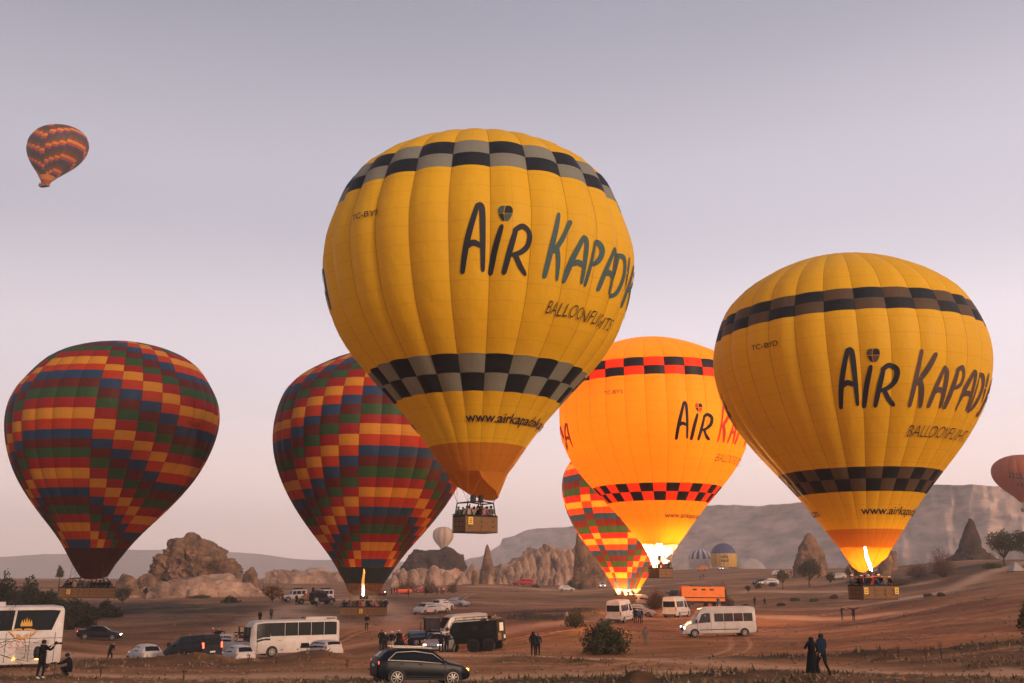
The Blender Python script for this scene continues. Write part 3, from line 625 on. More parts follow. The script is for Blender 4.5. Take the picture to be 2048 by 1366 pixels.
Fb = dict(Y=fabric('fabric_yellow', (.92, .56, .022), .38), YO=fabric('fabric_amber', (.86, .38, .016), .5), K=fabric('fabric_black', (.012, .016, .022), .12), GR=fabric('fabric_grey', (.25, .27, .23), .3),
          GB=fabric('fabric_bronze', (.12, .085, .055), .3), RD=fabric('fabric_signal_red', (.80, .05, .015), .45), SK=fabric('fabric_tan_skirt', (.62, .22, .02), .35),
          py=fabric('patch_yellow', (.78, .33, .03), .38), po=fabric('patch_vermilion', (.60, .055, .015), .38), pb=fabric('patch_blue', (.022, .065, .14), .3), pm=fabric('patch_maroon', (.13, .018, .014), .3),
          pg=fabric('patch_green', (.035, .10, .035), .3), pr=fabric('patch_crimson', (.38, .018, .018), .35), dk=fabric('fabric_dark_maroon', (.045, .010, .010), .15), bk=fabric('fabric_blue_black', (.006, .018, .028), .12, .14),
          sk=fabric('scoop_brown', (.085, .042, .018), .45, .3), cream=fabric('fabric_cream', (.62, .44, .29), .3), tan=fabric('fabric_tan', (.40, .26, .17), .3), white=fabric('fabric_white', (.66, .60, .58), .3),
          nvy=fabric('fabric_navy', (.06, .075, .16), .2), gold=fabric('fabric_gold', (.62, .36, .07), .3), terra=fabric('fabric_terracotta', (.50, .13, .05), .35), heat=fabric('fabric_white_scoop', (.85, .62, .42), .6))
HK = np.array([0, .12, .26, .40, .54, .66, .77, .87, .945, 1.0])
def spline(x, y, xq):
    n = len(x); h = np.diff(x); A = np.eye(n); b = np.zeros(n)
    for i in range(1, n - 1):
        A[i, i - 1] = h[i - 1]; A[i, i] = 2 * (h[i - 1] + h[i]); A[i, i + 1] = h[i]; b[i] = 6 * ((y[i + 1] - y[i]) / h[i] - (y[i] - y[i - 1]) / h[i - 1])
    m = np.linalg.solve(A, b); i = np.clip(np.searchsorted(x, xq) - 1, 0, n - 2); t = xq - x[i]; H = h[i]
    return y[i] + t * ((y[i + 1] - y[i]) / H - H * (2 * m[i] + m[i + 1]) / 6) + t * t * m[i] / 2 + t ** 3 * (m[i + 1] - m[i]) / (6 * H)
def prof_r(rk, q):
    g = np.append(rk, 0) ** 2; gg = np.empty_like(g); gg[:-1] = g[:-1] / (1 - HK[:-1]); gg[-1] = gg[-2] * 1.02
    return np.sqrt(np.maximum(spline(HK, gg, q) * (1 - q), 1e-6))
class Bal:
    def __init__(s, X, Y, Z, H, lx, rk, ng, seam0, bulge, ly=0):
        s.X, s.Y, s.Z, s.H, s.lx, s.ly, s.rk, s.ng, s.s0, s.b = X, Y, Z, H, lx, ly, np.array(rk), ng, seam0, bulge
        qq = np.linspace(0, 1, 400); rr = prof_r(s.rk, qq); s.aq = qq; s.al = np.concatenate([[0], np.cumsum(np.hypot(np.diff(rr), np.diff(qq) * H))])
    def S(s, th, q, off=0):
        """th in degrees from the side that faces -Y, positive towards +X; q 0 mouth .. 1 crown; world coordinates"""
        th = np.asarray(th, float); q = np.asarray(q, float); r = prof_r(s.rk, q)
        u = ((th - s.s0) / (360 / s.ng)) % 1.0; w = 1 - (2 * u - 1) ** 2
        r2 = r * (1 + s.b * (w - .55) * np.clip(q * 5, .25, 1)) + off; t = np.radians(th); h = q * s.H
        sag = s.b * .35 * (1 - w) * r * 0
        return np.stack([s.X + h * s.lx + r2 * np.sin(t), s.Y + h * s.ly - r2 * np.cos(t), s.Z + h + sag + off * .3 * (q - .5)], -1)
def patch(bl, th0, th1, q0, q1, nu, nv):
    T, Q = np.meshgrid(np.linspace(th0, th1, nu + 1), np.linspace(q0, q1, nv + 1)); e = 1e-3
    P = bl.S(T, Q); du = bl.S(T + .05, Q) - bl.S(T - .05, Q); Qc = np.clip(Q, .001, .999); dv = bl.S(T, Qc + e) - bl.S(T, Qc - e)
    # one sided inside the gore at its seams keeps the crease
    w = 360 / bl.ng; fr = ((T - bl.s0) / w) % 1.0; on = (fr < .004) | (fr > .996)
    Tc = np.where(on, T + np.where(np.arange(nu + 1)[None] < nu / 2, .25, -.25), T)
    du = np.where(on[..., None], bl.S(Tc + .05, Q) - bl.S(Tc - .05, Q), du)
    nrm = np.cross(du, dv); nrm /= np.linalg.norm(nrm, axis=-1, keepdims=True) + 1e-12
    U = (T - bl.s0) / w; Vv = np.interp(Q, bl.aq, bl.al)
    return P, nrm, U, Vv
def patch_mesh(name, root, parts, parent=None):
    """parts: list of (P, nrm, U, V, material)"""
    vs, fs, ms, ns, uvs, mats = [], [], [], [], [], []; b = 0; off = np.array(root.location)
    for P, nr, U, V, m in parts:
        R, C = P.shape[:2]; vs.append((P - off).reshape(-1, 3)); ns.append(nr.reshape(-1, 3))
        if m not in mats: mats.append(m)
        i, j = np.meshgrid(np.arange(R - 1), np.arange(C - 1), indexing='ij'); a = i * C + j
        f = np.stack([a, a + 1, a + C + 1, a + C], -1).reshape(-1, 4) + b; fs.append(f); ms += [mats.index(m)] * len(f)
        uv = np.stack([U.ravel(), V.ravel()], -1); uvs.append(uv); b += R * C
    vs = np.concatenate(vs); fs = np.concatenate(fs); ns = np.concatenate(ns); uvs = np.concatenate(uvs)
    me = bpy.data.meshes.new(name); me.from_pydata(vs.tolist(), [], fs.tolist())
    for m in mats: me.materials.append(m)
    me.polygons.foreach_set('material_index', ms); me.polygons.foreach_set('use_smooth', [True] * len(fs))
    ul = me.uv_layers.new(name='UVMap'); ul.data.foreach_set('uv', uvs[fs.ravel()].ravel().astype(np.float32))
    me.normals_split_custom_set_from_vertices([tuple(x) for x in ns]); me.update()
    return link(name, me, parent)
def envelope(bl, root, edges, colour, panels, nu=6, gores=True):
    """edges: q of the row edges; colour(g, row) -> material; panels(g, row) -> True when the cell is a panel object"""
    w = 360 / bl.ng; allp = []
    for g in range(bl.ng):
        th0 = bl.s0 + g * w; th1 = th0 + w; own = []; pn = []
        for r in (range(len(edges) - 1) if not gores else ()):
            q0, q1 = edges[r], edges[r + 1]; nv = max(1, int(math.ceil((q1 - q0) / .034)));
            if q0 > .9: nv = max(nv, 3)
            pm = patch(bl, th0, th1, q0, q1, nu, nv) + (colour(g, r),)
            own.append(pm)
        if gores:
            run = []
            for r in range(len(edges) - 1):
                q0, q1 = edges[r], edges[r + 1]; nv = max(1, int(math.ceil((q1 - q0) / .034))); nv = max(nv, 3) if q0 > .9 else nv
                pm = patch(bl, th0, th1, q0, q1, nu, nv) + (colour(g, r),)
                if panels(g, r):
                    if run: patch_mesh('gore', root, run, root)
                    run = []; patch_mesh('panel', root, [pm], root)
                else: run.append(pm)
            if run: patch_mesh('gore', root, run, root)
            continue
        allp += own + pn
    if not gores: patch_mesh('envelope', root, allp, root)
M_INK = mat('print_black', (.012, .018, .026), .7)
M_TEAL = mat('print_teal', (.045, .10, .10), .7)
M_BRN = mat('print_bronze', (.085, .055, .05), .7)
M_RED = mat('print_red', (.68, .05, .02), .7)
STROKES = {
 'A': (8.6, [[(.02, 0), (.22, .45), (.60, 1.0)], [(.62, 1.0), (.76, .95), (.80, .55), (.82, .04)], [(.20, .36), (.45, .42), (.78, .37)]]),
 'i': (5.2, [[(.05, 0), (.30, .35), (.66, .68)]]),
 'R': (10.0, [[(.05, 0), (.22, .34), (.40, .66)], [(.34, .62), (.62, .70), (.88, .62), (.84, .44), (.60, .32), (.30, .26)], [(.38, .28), (.60, .12), (.82, .02)]]),
 'K': (9.8, [[(.05, 0), (.22, .5), (.44, 1.02)], [(.98, .96), (.66, .66), (.30, .40)], [(.40, .50), (.52, .30), (.58, .0)]]),
 'a': (8.8, [[(.02, 0), (.26, .36), (.62, .70)], [(.62, .70), (.78, .62), (.80, .30), (.80, .02)], [(.22, .26), (.48, .30), (.80, .26)]]),
 'P': (8.2, [[(.05, 0), (.24, .36), (.40, .70)], [(.34, .66), (.66, .72), (.90, .60), (.74, .42), (.28, .34)]]),
 'D': (8.2, [[(.05, 0), (.22, .36), (.36, .68)], [(.30, .68), (.74, .66), (.90, .40), (.60, .08), (.05, 0)]]),
 'Y': (8.2, [[(.15, .70), (.30, .40), (.46, .34)], [(.92, .70), (.60, .40), (.25, .0)]]),
}
def resample(pts, n):
    # quadratic-like smoothing of a polyline (Catmull-Rom)
    P = [np.array(pts[0])] + [np.array(p) for p in pts] + [np.array(pts[-1])]; o = []
    for i in range(1, len(P) - 2):
        for k in range(n):
            t = k / n; a, b, c, d = P[i - 1], P[i], P[i + 1], P[i + 2]
            o.append(.5 * ((2 * b) + (-a + c) * t + (2 * a - 5 * b + 4 * c - d) * t * t + (-a + 3 * b - 3 * c + d) * t ** 3))
    o.append(P[-2]); return np.array(o)
def surf_mesh(bl, root, name, quads, m, off=.045):
    """quads: list of 2-D strips [(th,q) left side, right side] mapped on to the fabric"""
    vs, fs = [], []
    for A, B in quads:
        b = len(vs); a3 = bl.S(A[:, 0], A[:, 1], off) - np.array(root.location); b3 = bl.S(B[:, 0], B[:, 1], off) - np.array(root.location)
        vs += a3.tolist() + b3.tolist(); n = len(A)
        for i in range(n - 1): fs.append((b + i, b + i + 1, b + n + i + 1, b + n + i))
    me = bpy.data.meshes.new(name); me.from_pydata(vs, [], fs); me.materials.append(m); me.update(); return link(name, me, root)
def strokes_to_strips(bl, strokes, x0, q0, wdeg, hq, half_m):
    res = []
    for st in strokes:
        P = resample(st, 7); r = float(prof_r(bl.rk, np.array([q0 + hq * .4]))[0]); mdeg = math.radians(1) * r
        X = (x0 + P[:, 0] * wdeg) * mdeg; Yv = (q0 + P[:, 1] * hq) * bl.H
        d = np.gradient(np.stack([X, Yv], -1), axis=0); d /= np.linalg.norm(d, axis=1)[:, None] + 1e-9; nrm = np.stack([-d[:, 1], d[:, 0]], -1)
        k = len(P); tt = np.linspace(0, 1, k); hw = half_m * (.55 + .55 * np.sin(PI * np.clip(tt * .8 + .15, 0, 1)) ** .6)[:, None]
        # rounded ends
        e0 = np.array([X[0], Yv[0]]) - d[0] * half_m * .7; e1 = np.array([X[-1], Yv[-1]]) + d[-1] * half_m * .7
        A = np.stack([X, Yv], -1) + nrm * hw; B = np.stack([X, Yv], -1) - nrm * hw
        A = np.vstack([e0 + nrm[0] * half_m * .25, A, e1 + nrm[-1] * half_m * .25]); B = np.vstack([e0 - nrm[0] * half_m * .25, B, e1 - nrm[-1] * half_m * .25])
        res.append((np.stack([A[:, 0] / mdeg, A[:, 1] / bl.H], -1), np.stack([B[:, 0] / mdeg, B[:, 1] / bl.H], -1)))
    return res
def blob(bl, root, name, pts, m, off=.05):
    P = np.array(pts); c = P.mean(0)
    P = np.vstack([P, P[:1]]); C = np.repeat(c[None], len(P), 0)
    return surf_mesh(bl, root, name, [(P, (P + C) / 2), ((P + C) / 2, C + (P - C) * .02)], m, off)
def mini_balloon(bl, root, th, q, wd, hq, m1, m2):
    """the little balloon sign that stands for a dot or an O: four coloured quarters"""
    def prof(t): return math.sqrt(max(0, math.sin(PI * min(1, t) ** .62)))
    for k, (sx, top) in enumerate(((-1, 1), (1, 1), (-1, 0), (1, 0))):
        t0, t1 = (.55, .97) if top else (.06, .50); pts = []
        for t in np.linspace(t0, t1, 7): pts.append((sx * prof(1 - t) * (.5 if sx > 0 else .5), t))
        for t in np.linspace(t1, t0, 5): pts.append((sx * .04 - .10 * math.sin(PI * t), t))
        pts = [(th + x * wd, q + y * hq) for x, y in pts]
        blob(bl, root, 'emblem_panel', pts, m1 if k in (0, 3) else m2)
def brand_text(bl, root, a0, qb, hq, m1, m2, xs=1.0):
    """the two word name in brush capitals wrapped round the envelope, starting at angle a0"""
    hw = .165; x = a0
    for ch, dx, m in (('A', 0, m1), ('i', 9.4, m1), ('R', 13.6, m1)):
        w, s_ = STROKES[ch]; surf_mesh(bl, root, 'letter', strokes_to_strips(bl, s_, a0 + dx * xs, qb, w * xs, hq, hw), m)
    mini_balloon(bl, root, a0 + (9.4 + 4.6) * xs, qb + hq * .74, 4.6 * xs, hq * .26, m2, m1)
    dx = 28.0
    for ch, adv, hs, m in (('K', 9.0, .95, m2), ('a', 8.6, 1, m2), ('P', 8.0, 1, m2), ('a', 8.6, 1, m2), ('D', 8.6, 1, m2), ('O', 8.0, 1, m2), ('K', 9.4, .72, m2), ('Y', 8.4, 1, m2), ('a', 9, 1, m2)):
        if ch == 'O':
            mini_balloon(bl, root, a0 + (dx + 4) * xs, qb + hq * .16, 6.2 * xs, hq * .62, m2, M_BRN if m2 is M_TEAL else m1)
            surf_mesh(bl, root, 'letter', strokes_to_strips(bl, [[(.35, -.02), (.5, .04), (.65, -.02)]], a0 + dx * xs, qb, 8 * xs, hq, .12), m1)
        else:
            w, s_ = STROKES[ch]; surf_mesh(bl, root, 'letter', strokes_to_strips(bl, s_, a0 + dx * xs, qb - (0.0 if ch == 'K' and hs > .9 else .0) * hq, w * xs, hq * hs, hw * (1 if hs > .9 else .85)), m)
        dx += adv
_fonts = {}
def text_tris(body, shear=0, bold=.0):
    key = (body, shear, bold)
    if key in _fonts: return _fonts[key]
    cu = bpy.data.curves.new('t', 'FONT'); cu.body = body; cu.size = 1; cu.shear = shear; cu.offset = bold; cu.resolution_u = 3
    ob = bpy.data.objects.new('t', cu); COL.objects.link(ob); dg = bpy.context.evaluated_depsgraph_get()
    me = bpy.data.meshes.new_from_object(ob.evaluated_get(dg)); bpy.data.objects.remove(ob)
    bm = bmesh.new(); bm.from_mesh(me); bmesh.ops.triangulate(bm, faces=bm.faces[:])
    bmesh.ops.subdivide_edges(bm, edges=[e for e in bm.edges if e.calc_length() > .25], cuts=2, use_grid_fill=True)
    bmesh.ops.triangulate(bm, faces=bm.faces[:])
    V = np.array([v.co[:2] for v in bm.verts]); bm.verts.index_update(); T = [tuple(v.index for v in f.verts) for f in bm.faces]; bm.free(); bpy.data.meshes.remove(me)
    _fonts[key] = (V, T); return V, T
def wrap_text(bl, root, body, a0, q0, height_m, m, shear=0, bold=0, slope=0, xs=1.0, name='lettering'):
    V, T = text_tris(body, shear, bold); r = float(prof_r(bl.rk, np.array([q0]))[0]); k = height_m / .73
    th = a0 + V[:, 0] * k * xs / (math.radians(1) * r); q = q0 + (V[:, 1] * k) / bl.H + slope * (th - a0) / 100
    P = bl.S(th, q, .10) - np.array(root.location)
    me = bpy.data.meshes.new(name); me.from_pydata(P.tolist(), [], T); me.materials.append(m); me.update(); return link(name, me, root)
def flat_text(parent, body, loc, rot, size, m, shear=0, bold=0, name='lettering', align='CENTER', ext=.004):
    V, T = text_tris(body, shear, bold); V = V.copy()
    V[:, 0] -= (V[:, 0].min() + V[:, 0].max()) / 2; V[:, 1] -= (V[:, 1].min() + V[:, 1].max()) / 2
    me = bpy.data.meshes.new(name); me.from_pydata([(v[0] * size, v[1] * size, 0) for v in V], [], T); me.materials.append(m); me.update()
    o = link(name, me, parent); o.location = loc; o.rotation_euler = rot; return o

M_WICK = mat('wicker', (.30, .16, .075), .85, noise=.35, nscale=9, bump=.6, aniso=(1, 1, 4))
M_WICKD = mat('wicker_dark', (.10, .055, .03), .9, noise=.35, nscale=9)
M_PAD = mat('rim_leather', (.018, .020, .024), .7)
M_STEEL = mat('dark_steel', (.05, .05, .055), .45, metal=.7)
M_FRAMEW = mat('padded_pole', (.03, .03, .035), .8)
M_SIGN = mat('sign_yellow', (.80, .52, .10), .7)
M_FL = mat('flame_core', (1.0, .86, .80), 1, emit=9)
M_FLO = mat('flame_tip', (1.0, .42, .08), 1, emit=5)
M_PILOT = mat('pilot_flame', (1.0, .55, .25), 1, emit=8)
M_ROPE = mat('rope', (.20, .13, .08), .9)
def make_basket(root, c, L_, W_, h, yaw, frame_h, signs, dark=False, fw=.8, padc=None):
    """c: centre of the basket floor (world). Returns the burner point."""
    loc = Vector(c) - root.location
    b = bpy.data.objects.new('basket', None)
    body = MB(); body.box((0, 0, h * .5), (L_ - .06, W_ - .06, h), M_WICK); body.box((0, 0, .04), (L_ + .04, W_ + .04, .10), M_WICKD)
    # woven courses standing proud
    nb = 8
    for k in range(nb):
        z = .14 + (h - .2) * (k + .5) / nb; e = .05 if k % 2 else .0
        body.box((0, 0, z), (L_ + e * .5, W_ + e * .5, (h - .25) / nb * .8), M_WICK)
    bo = body.build('basket', root); bo.location = loc; bo.rotation_euler = (0, 0, yaw)
    rim = MB(); z = h
    for (x0, y0, x1, y1) in ((-1, -1, 1, -1), (1, -1, 1, 1), (1, 1, -1, 1), (-1, 1, -1, -1)):
        rim.tube([(x0 * L_ / 2, y0 * W_ / 2, z), (x1 * L_ / 2, y1 * W_ / 2, z)], .06, M_PAD, n=6)
    rim.build('rim', bo)
    for sx in np.linspace(-L_ / 2, L_ / 2, max(3, int(L_) + 1)):
        for sy in (-1, 1):
            p = MB(); p.box((sx, sy * (W_ / 2 + .012), h * .5), (.05, .05, h), M_ROPE); p.build('strap', bo)
    for x in np.linspace(-L_ * .36, L_ * .36, int(L_ * 1.4)):
        for sy in (-1, 1):
            for zz in (.35, .65):
                s = MB(); s.box((x, sy * (W_ / 2 + .016), h * zz), (.13, .05, .07), M_WICKD); s.build('foothold', bo)
    for y in np.linspace(-W_ * .28, W_ * .28, 3):
        for sx in (-1, 1):
            for zz in (.35, .65):
                s = MB(); s.box((sx * (L_ / 2 + .02), y, h * zz), (.05, .12, .07), M_WICKD); s.build('foothold', bo)
    for (sx, sy, lx_, up) in signs:
        s = MB()
        if abs(sy) == 1: s.box((lx_ * L_ / 2, sy * (W_ / 2 + .05), h * up), (.36, .03, .48), M_SIGN)
        else: s.box((sx * (L_ / 2 + .05), 0, h * .7), (.03, .36, .48), M_SIGN)
        so = s.build('sign_plate', bo)
        for k in range(3):
            q = MB(); 
            if abs(sy) == 1: q.box((lx_ * L_ / 2, sy * (W_ / 2 + .072), h * up + .12 - k * .12), (.22, .012, .05), M_WICKD)
            else: q.box((sx * (L_ / 2 + .072), 0, h * .7 + .12 - k * .12), (.012, .22, .05), M_WICKD)
            q.build('sign_marking', bo)
    # poles and burner frame
    fx, fy = L_ * .5 * fw, W_ * .42
    xs = np.linspace(-1, 1, 3 if L_ < 4 else 4)
    for x in xs:
        for y in (-1, 1):
            p = MB(); p.tube([(x * L_ * .46, y * W_ * .46, h), (x * fx, y * fy, frame_h)], .045, M_FRAMEW, n=5); p.build('pole', bo)
    fr = MB()
    for y in (-1, 1): fr.tube([(-fx, y * fy, frame_h), (0, y * fy, frame_h + .10), (fx, y * fy, frame_h)], .045, padc or M_STEEL, n=5)
    for x in (-1, 1): fr.tube([(x * fx, -fy, frame_h), (x * fx, fy, frame_h)], .045, padc or M_STEEL, n=5)
    fr.tube([(-.35, -fy, frame_h + .06), (-.35, fy, frame_h + .06)], .03, M_STEEL); fr.tube([(.35, -fy, frame_h + .06), (.35, fy, frame_h + .06)], .03, M_STEEL)
    f_o = fr.build('burner_frame', root); f_o.location = loc; f_o.rotation_euler = (0, 0, yaw)
    for (bx, by) in ((-.32, -.18), (.32, -.18), (0, .22)):
        n = MB(); n.lathe([(-.05, .02), (-.05, .13), (.0, .17), (.40, .17), (.44, .13), (.44, .02)], M_STEEL, axis='z', c=(bx, by, frame_h + .1), n=10)
        for k in range(3): n.lathe([(0, .15), (.03, .19), (.06, .15)], M_STEEL, axis='z', c=(bx, by, frame_h + .16 + k * .1), n=8)
        n.build('burner_can', f_o)
    return bo, loc + Vector((0, 0, frame_h + .55)), (fx, fy, frame_h)
def flame(root, p, h, lean=(0, 0), r=.16, tip=0.0):
    m = MB(); n = 9; pts = []; rr = []
    for k in range(n):
        t = k / (n - 1); pts.append((p.x + lean[0] * t + .04 * math.sin(t * 9), p.y + lean[1] * t, p.z + h * t)); rr.append(r * (.45 + 1.2 * math.sin(PI * min(1, .2 + t * .72)) * (1 - t * .35)) + .01 if t < .99 else .03)
    kc = int(n * (1 - tip))
    m.tube(pts[:max(2, kc)], rr[:max(2, kc)], M_FL, n=8)
    if tip: m.tube(pts[kc - 1:], [x * 1.25 for x in rr[kc - 1:]], M_FLO, n=8)
    return m.build('flame', root, smooth=60)
def flame_and_fill_light(root, p, energy, col=(1, .38, .09), rad=.35):
    d = bpy.data.lights.new('flame_and_fill_light', 'POINT'); d.energy = energy; d.color = col; d.shadow_soft_size = rad
    o = bpy.data.objects.new('flame_and_fill_light', d); COL.objects.link(o); o.parent = root; o.location = p; return o
def scoop(bl, root, depth, th0, spread, m, shrink=.6, name='scoop', full=0.0, power=1.0, cx=0.0, lip=None):
    """cloth skirt hanging from the mouth; it reaches lowest at azimuth th0"""
    T = np.linspace(-180, 180, 73); V = np.linspace(0, 1, 8); P = np.zeros((8, 73, 3))
    dd = np.clip((np.cos(np.radians(T - th0)) - math.cos(math.radians(spread))) / (1 - math.cos(math.radians(spread))), 0, 1) ** power
    dd = full + (1 - full) * dd
    r0 = float(prof_r(bl.rk, np.array([0.]))[0])
    for i, v in enumerate(V):
        base = bl.S(T, np.zeros(73)); f = 1 - (1 - shrink) * v * dd
        rip = 1 + .03 * np.sin(np.radians(T) * 9) * v
        P[i, :, 0] = bl.X + (base[:, 0] - bl.X) * f * rip + cx * v * dd; P[i, :, 1] = bl.Y + (base[:, 1] - bl.Y) * f * rip; P[i, :, 2] = base[:, 2] - depth * dd * v
    mb = MB(); mb.grid((P - np.array(root.location)).tolist(), m)
    o = mb.build(name, root, smooth=60)
    ul = o.data.uv_layers.new(name='UVMap'); return o
def cables(bl, root, frame, bloc, yaw, n=12, dz=0.0):
    fx, fy, fh = frame; loc = Vector(bloc)
    cn = [(-fx, -fy), (fx, -fy), (fx, fy), (-fx, fy)]
    for k in range(n):
        th = 360 * (k + .5) / n - 180; a = bl.S(np.array([th]), np.array([0.0]))[0] - np.array(root.location)
        c = min(cn, key=lambda q: (Vector((q[0] * math.cos(yaw) - q[1] * math.sin(yaw), q[0] * math.sin(yaw) + q[1] * math.cos(yaw))) - Vector((a[0] - loc.x, a[1] - loc.y))).length)
        e = (loc.x + c[0] * math.cos(yaw) - c[1] * math.sin(yaw), loc.y + c[0] * math.sin(yaw) + c[1] * math.cos(yaw), loc.z + fh)
        m = MB(); m.tube([tuple(a), e], .014, M_ROPE, n=3, cap=False); m.build('cable', root)

BASKETS = {}
def yellow_balloon(key, label, par, ng, seam0, bulge, top, bot, line, m_top, m_chk, m_dark, basket, code, txt, www, m1, m2, sc_, fl, ground=None):
    X, Y, Z, H, lx, rk = par; bl = Bal(X, Y, Z, H, lx, rk, ng, seam0, bulge)
    bpos = at(basket['px'], basket['py'], Y)
    if ground: pass
    root = empty('hot_air_balloon', bpos, label=label, cat='balloon', group='hot air balloons')
    edges = [0, line] + [bot[0], bot[1], bot[2]] + [.36, .46, .56, .66] + [top[0], top[1], top[2]] + [.93, .97, 1.0]
    ib, it = 2, 9
    def colour(g, r):
        if r in (ib, ib + 1): return (m_dark if (g + r) % 2 == code[1] else m_chk)
        if r in (it, it + 1): return (m_dark if (g + r) % 2 == code[2] else m_chk)
        return Fb['SK'] if (r == 0 and m_top is not Fb['YO']) else m_top
    envelope(bl, root, edges, colour, lambda g, r: r in (ib, ib + 1, it, it + 1))
    a0, qb, hq, xs = txt
    for k in (0, 180):
        brand_text(bl, root, a0 + k, qb, hq, m1, m2, xs)
        wrap_text(bl, root, 'BALLOONFLIGHTS', a0 + k + 31, qb - .085, .82, M_INK, shear=.28, bold=-.012, xs=.68)
        wrap_text(bl, root, 'www.airkapadokya.com', www[0] + k, www[1], www[2], M_INK, bold=.012, xs=1.0)
    wrap_text(bl, root, code[0], code[3], code[4], .42, M_INK, bold=.004, xs=1.15)
    scoop(bl, root, *sc_)
    L_, W_, h, yaw, fh = basket['size']
    bo, bp, fr = make_basket(root, bpos, L_, W_, h, yaw, fh, basket['signs'], fw=basket.get('fw', .8), padc=basket.get('pad'))
    cables(bl, root, fr, Vector((0, 0, 0)), yaw)
    if fl:
        flame(root, bp + Vector((fl.get('dx', 0), 0, -.1)), fl['h'], fl.get('lean', (0, 0)), fl.get('r', .16))
        flame_and_fill_light(root, bp + Vector((0, 0, fl.get('lz', fl['h'] * .6))), fl['e'], fl.get('col', (1, .38, .09)))
        for k in fl.get('fill_lamps', []): flame_and_fill_light(root, bp + Vector((0, 0, k[0])), k[1], k[2], .8)  # added lamps high in the envelope, far above the flame, so its cloth glows
    BASKETS[key] = (bpos, L_, W_, yaw)
    return root, bl

yellow_balloon('B1', 'biggest yellow balloon in the centre, with grey and black chequered bands, aloft over its basket',
  (-2.365, 68, 12.025, 23.984, 0.0, [2.08, 4.12, 7.02, 9.6, 10.68, 10.8, 10.03, 8.66, 5.92]), 26, -8.2, .033, (.757, .80, .845), (.196, .238, .281), .072, Fb['Y'], Fb['GR'], Fb['K'],
  dict(px=950, py=1066, size=(2.5, 1.6, 1.1, math.radians(35), 1.98), signs=[(0, -1, -.72, .68)], fw=.82), ('TC-BYB', 0, 1, -45.5, .640), (-3.7, .463, .172, 1.0), (-8.0, .122, .60), M_INK, M_TEAL,
  (1.75, 135, 130, Fb['SK'], .52, 'scoop', 0, .45, .25), None)
yellow_balloon('B5', 'yellow balloon at the right with bronze and black chequered bands and a burning flame',
  (27.173, 78, 7.419, 23.203, -0.019, [1.94, 3.85, 6.44, 8.86, 10.19, 10.43, 9.74, 8.06, 5.31]), 30, -2.2, .021, (.700, .738, .775), (.169, .206, .240), .056, Fb['Y'], Fb['GB'], Fb['K'],
  dict(px=1747, py=1199, size=(3.1, 1.7, 1.05, math.radians(20), 1.62), signs=[(0, -1, -.86, .62), (0, -1, .95, .62)], fw=.7, pad=mat('padded_frame_orange', (.45, .18, .08), .8)), ('TC-BYD', 1, 1, -57.9, .612), (-24.1, .408, .166, 1.05), (-20.3, .100, .58), M_INK, M_BRN,
  (1.85, -172, 125, Fb['YO'], .42, 'scoop', 0, .7, 0), dict(h=2.1, e=500, lean=(-.42, 0), r=.08, lz=1.5))
yellow_balloon('B4', 'glowing orange balloon with red and black chequered bands, behind the biggest yellow balloon',
  (16.357, 112, 8.814, 23.269, -0.027, [1.97, 4.15, 7.0, 9.42, 10.46, 10.46, 10.34, 9.09, 5.74]), 30, .4, .02, (.735, .775, .816), (.190, .228, .264), .056, Fb['YO'], Fb['RD'], Fb['K'],
  dict(px=1322, py=1156, size=(2.2, 1.5, 1.05, math.radians(40), 1.9), signs=[], fw=.8), ('TC-BYS', 1, 0, -36.2, .652), (4.6, .444, .160, 1.0), (0.9, .116, .52), M_INK, M_RED,
  (1.9, -150, 120, Fb['heat'], .45, 'scoop', 0, .6, -.1), dict(h=2.6, e=36000, lean=(-.1, 0), r=.22, lz=-.75, col=(1, .45, .15), fill_lamps=[(13.5, 4500, (1, .50, .18))]))

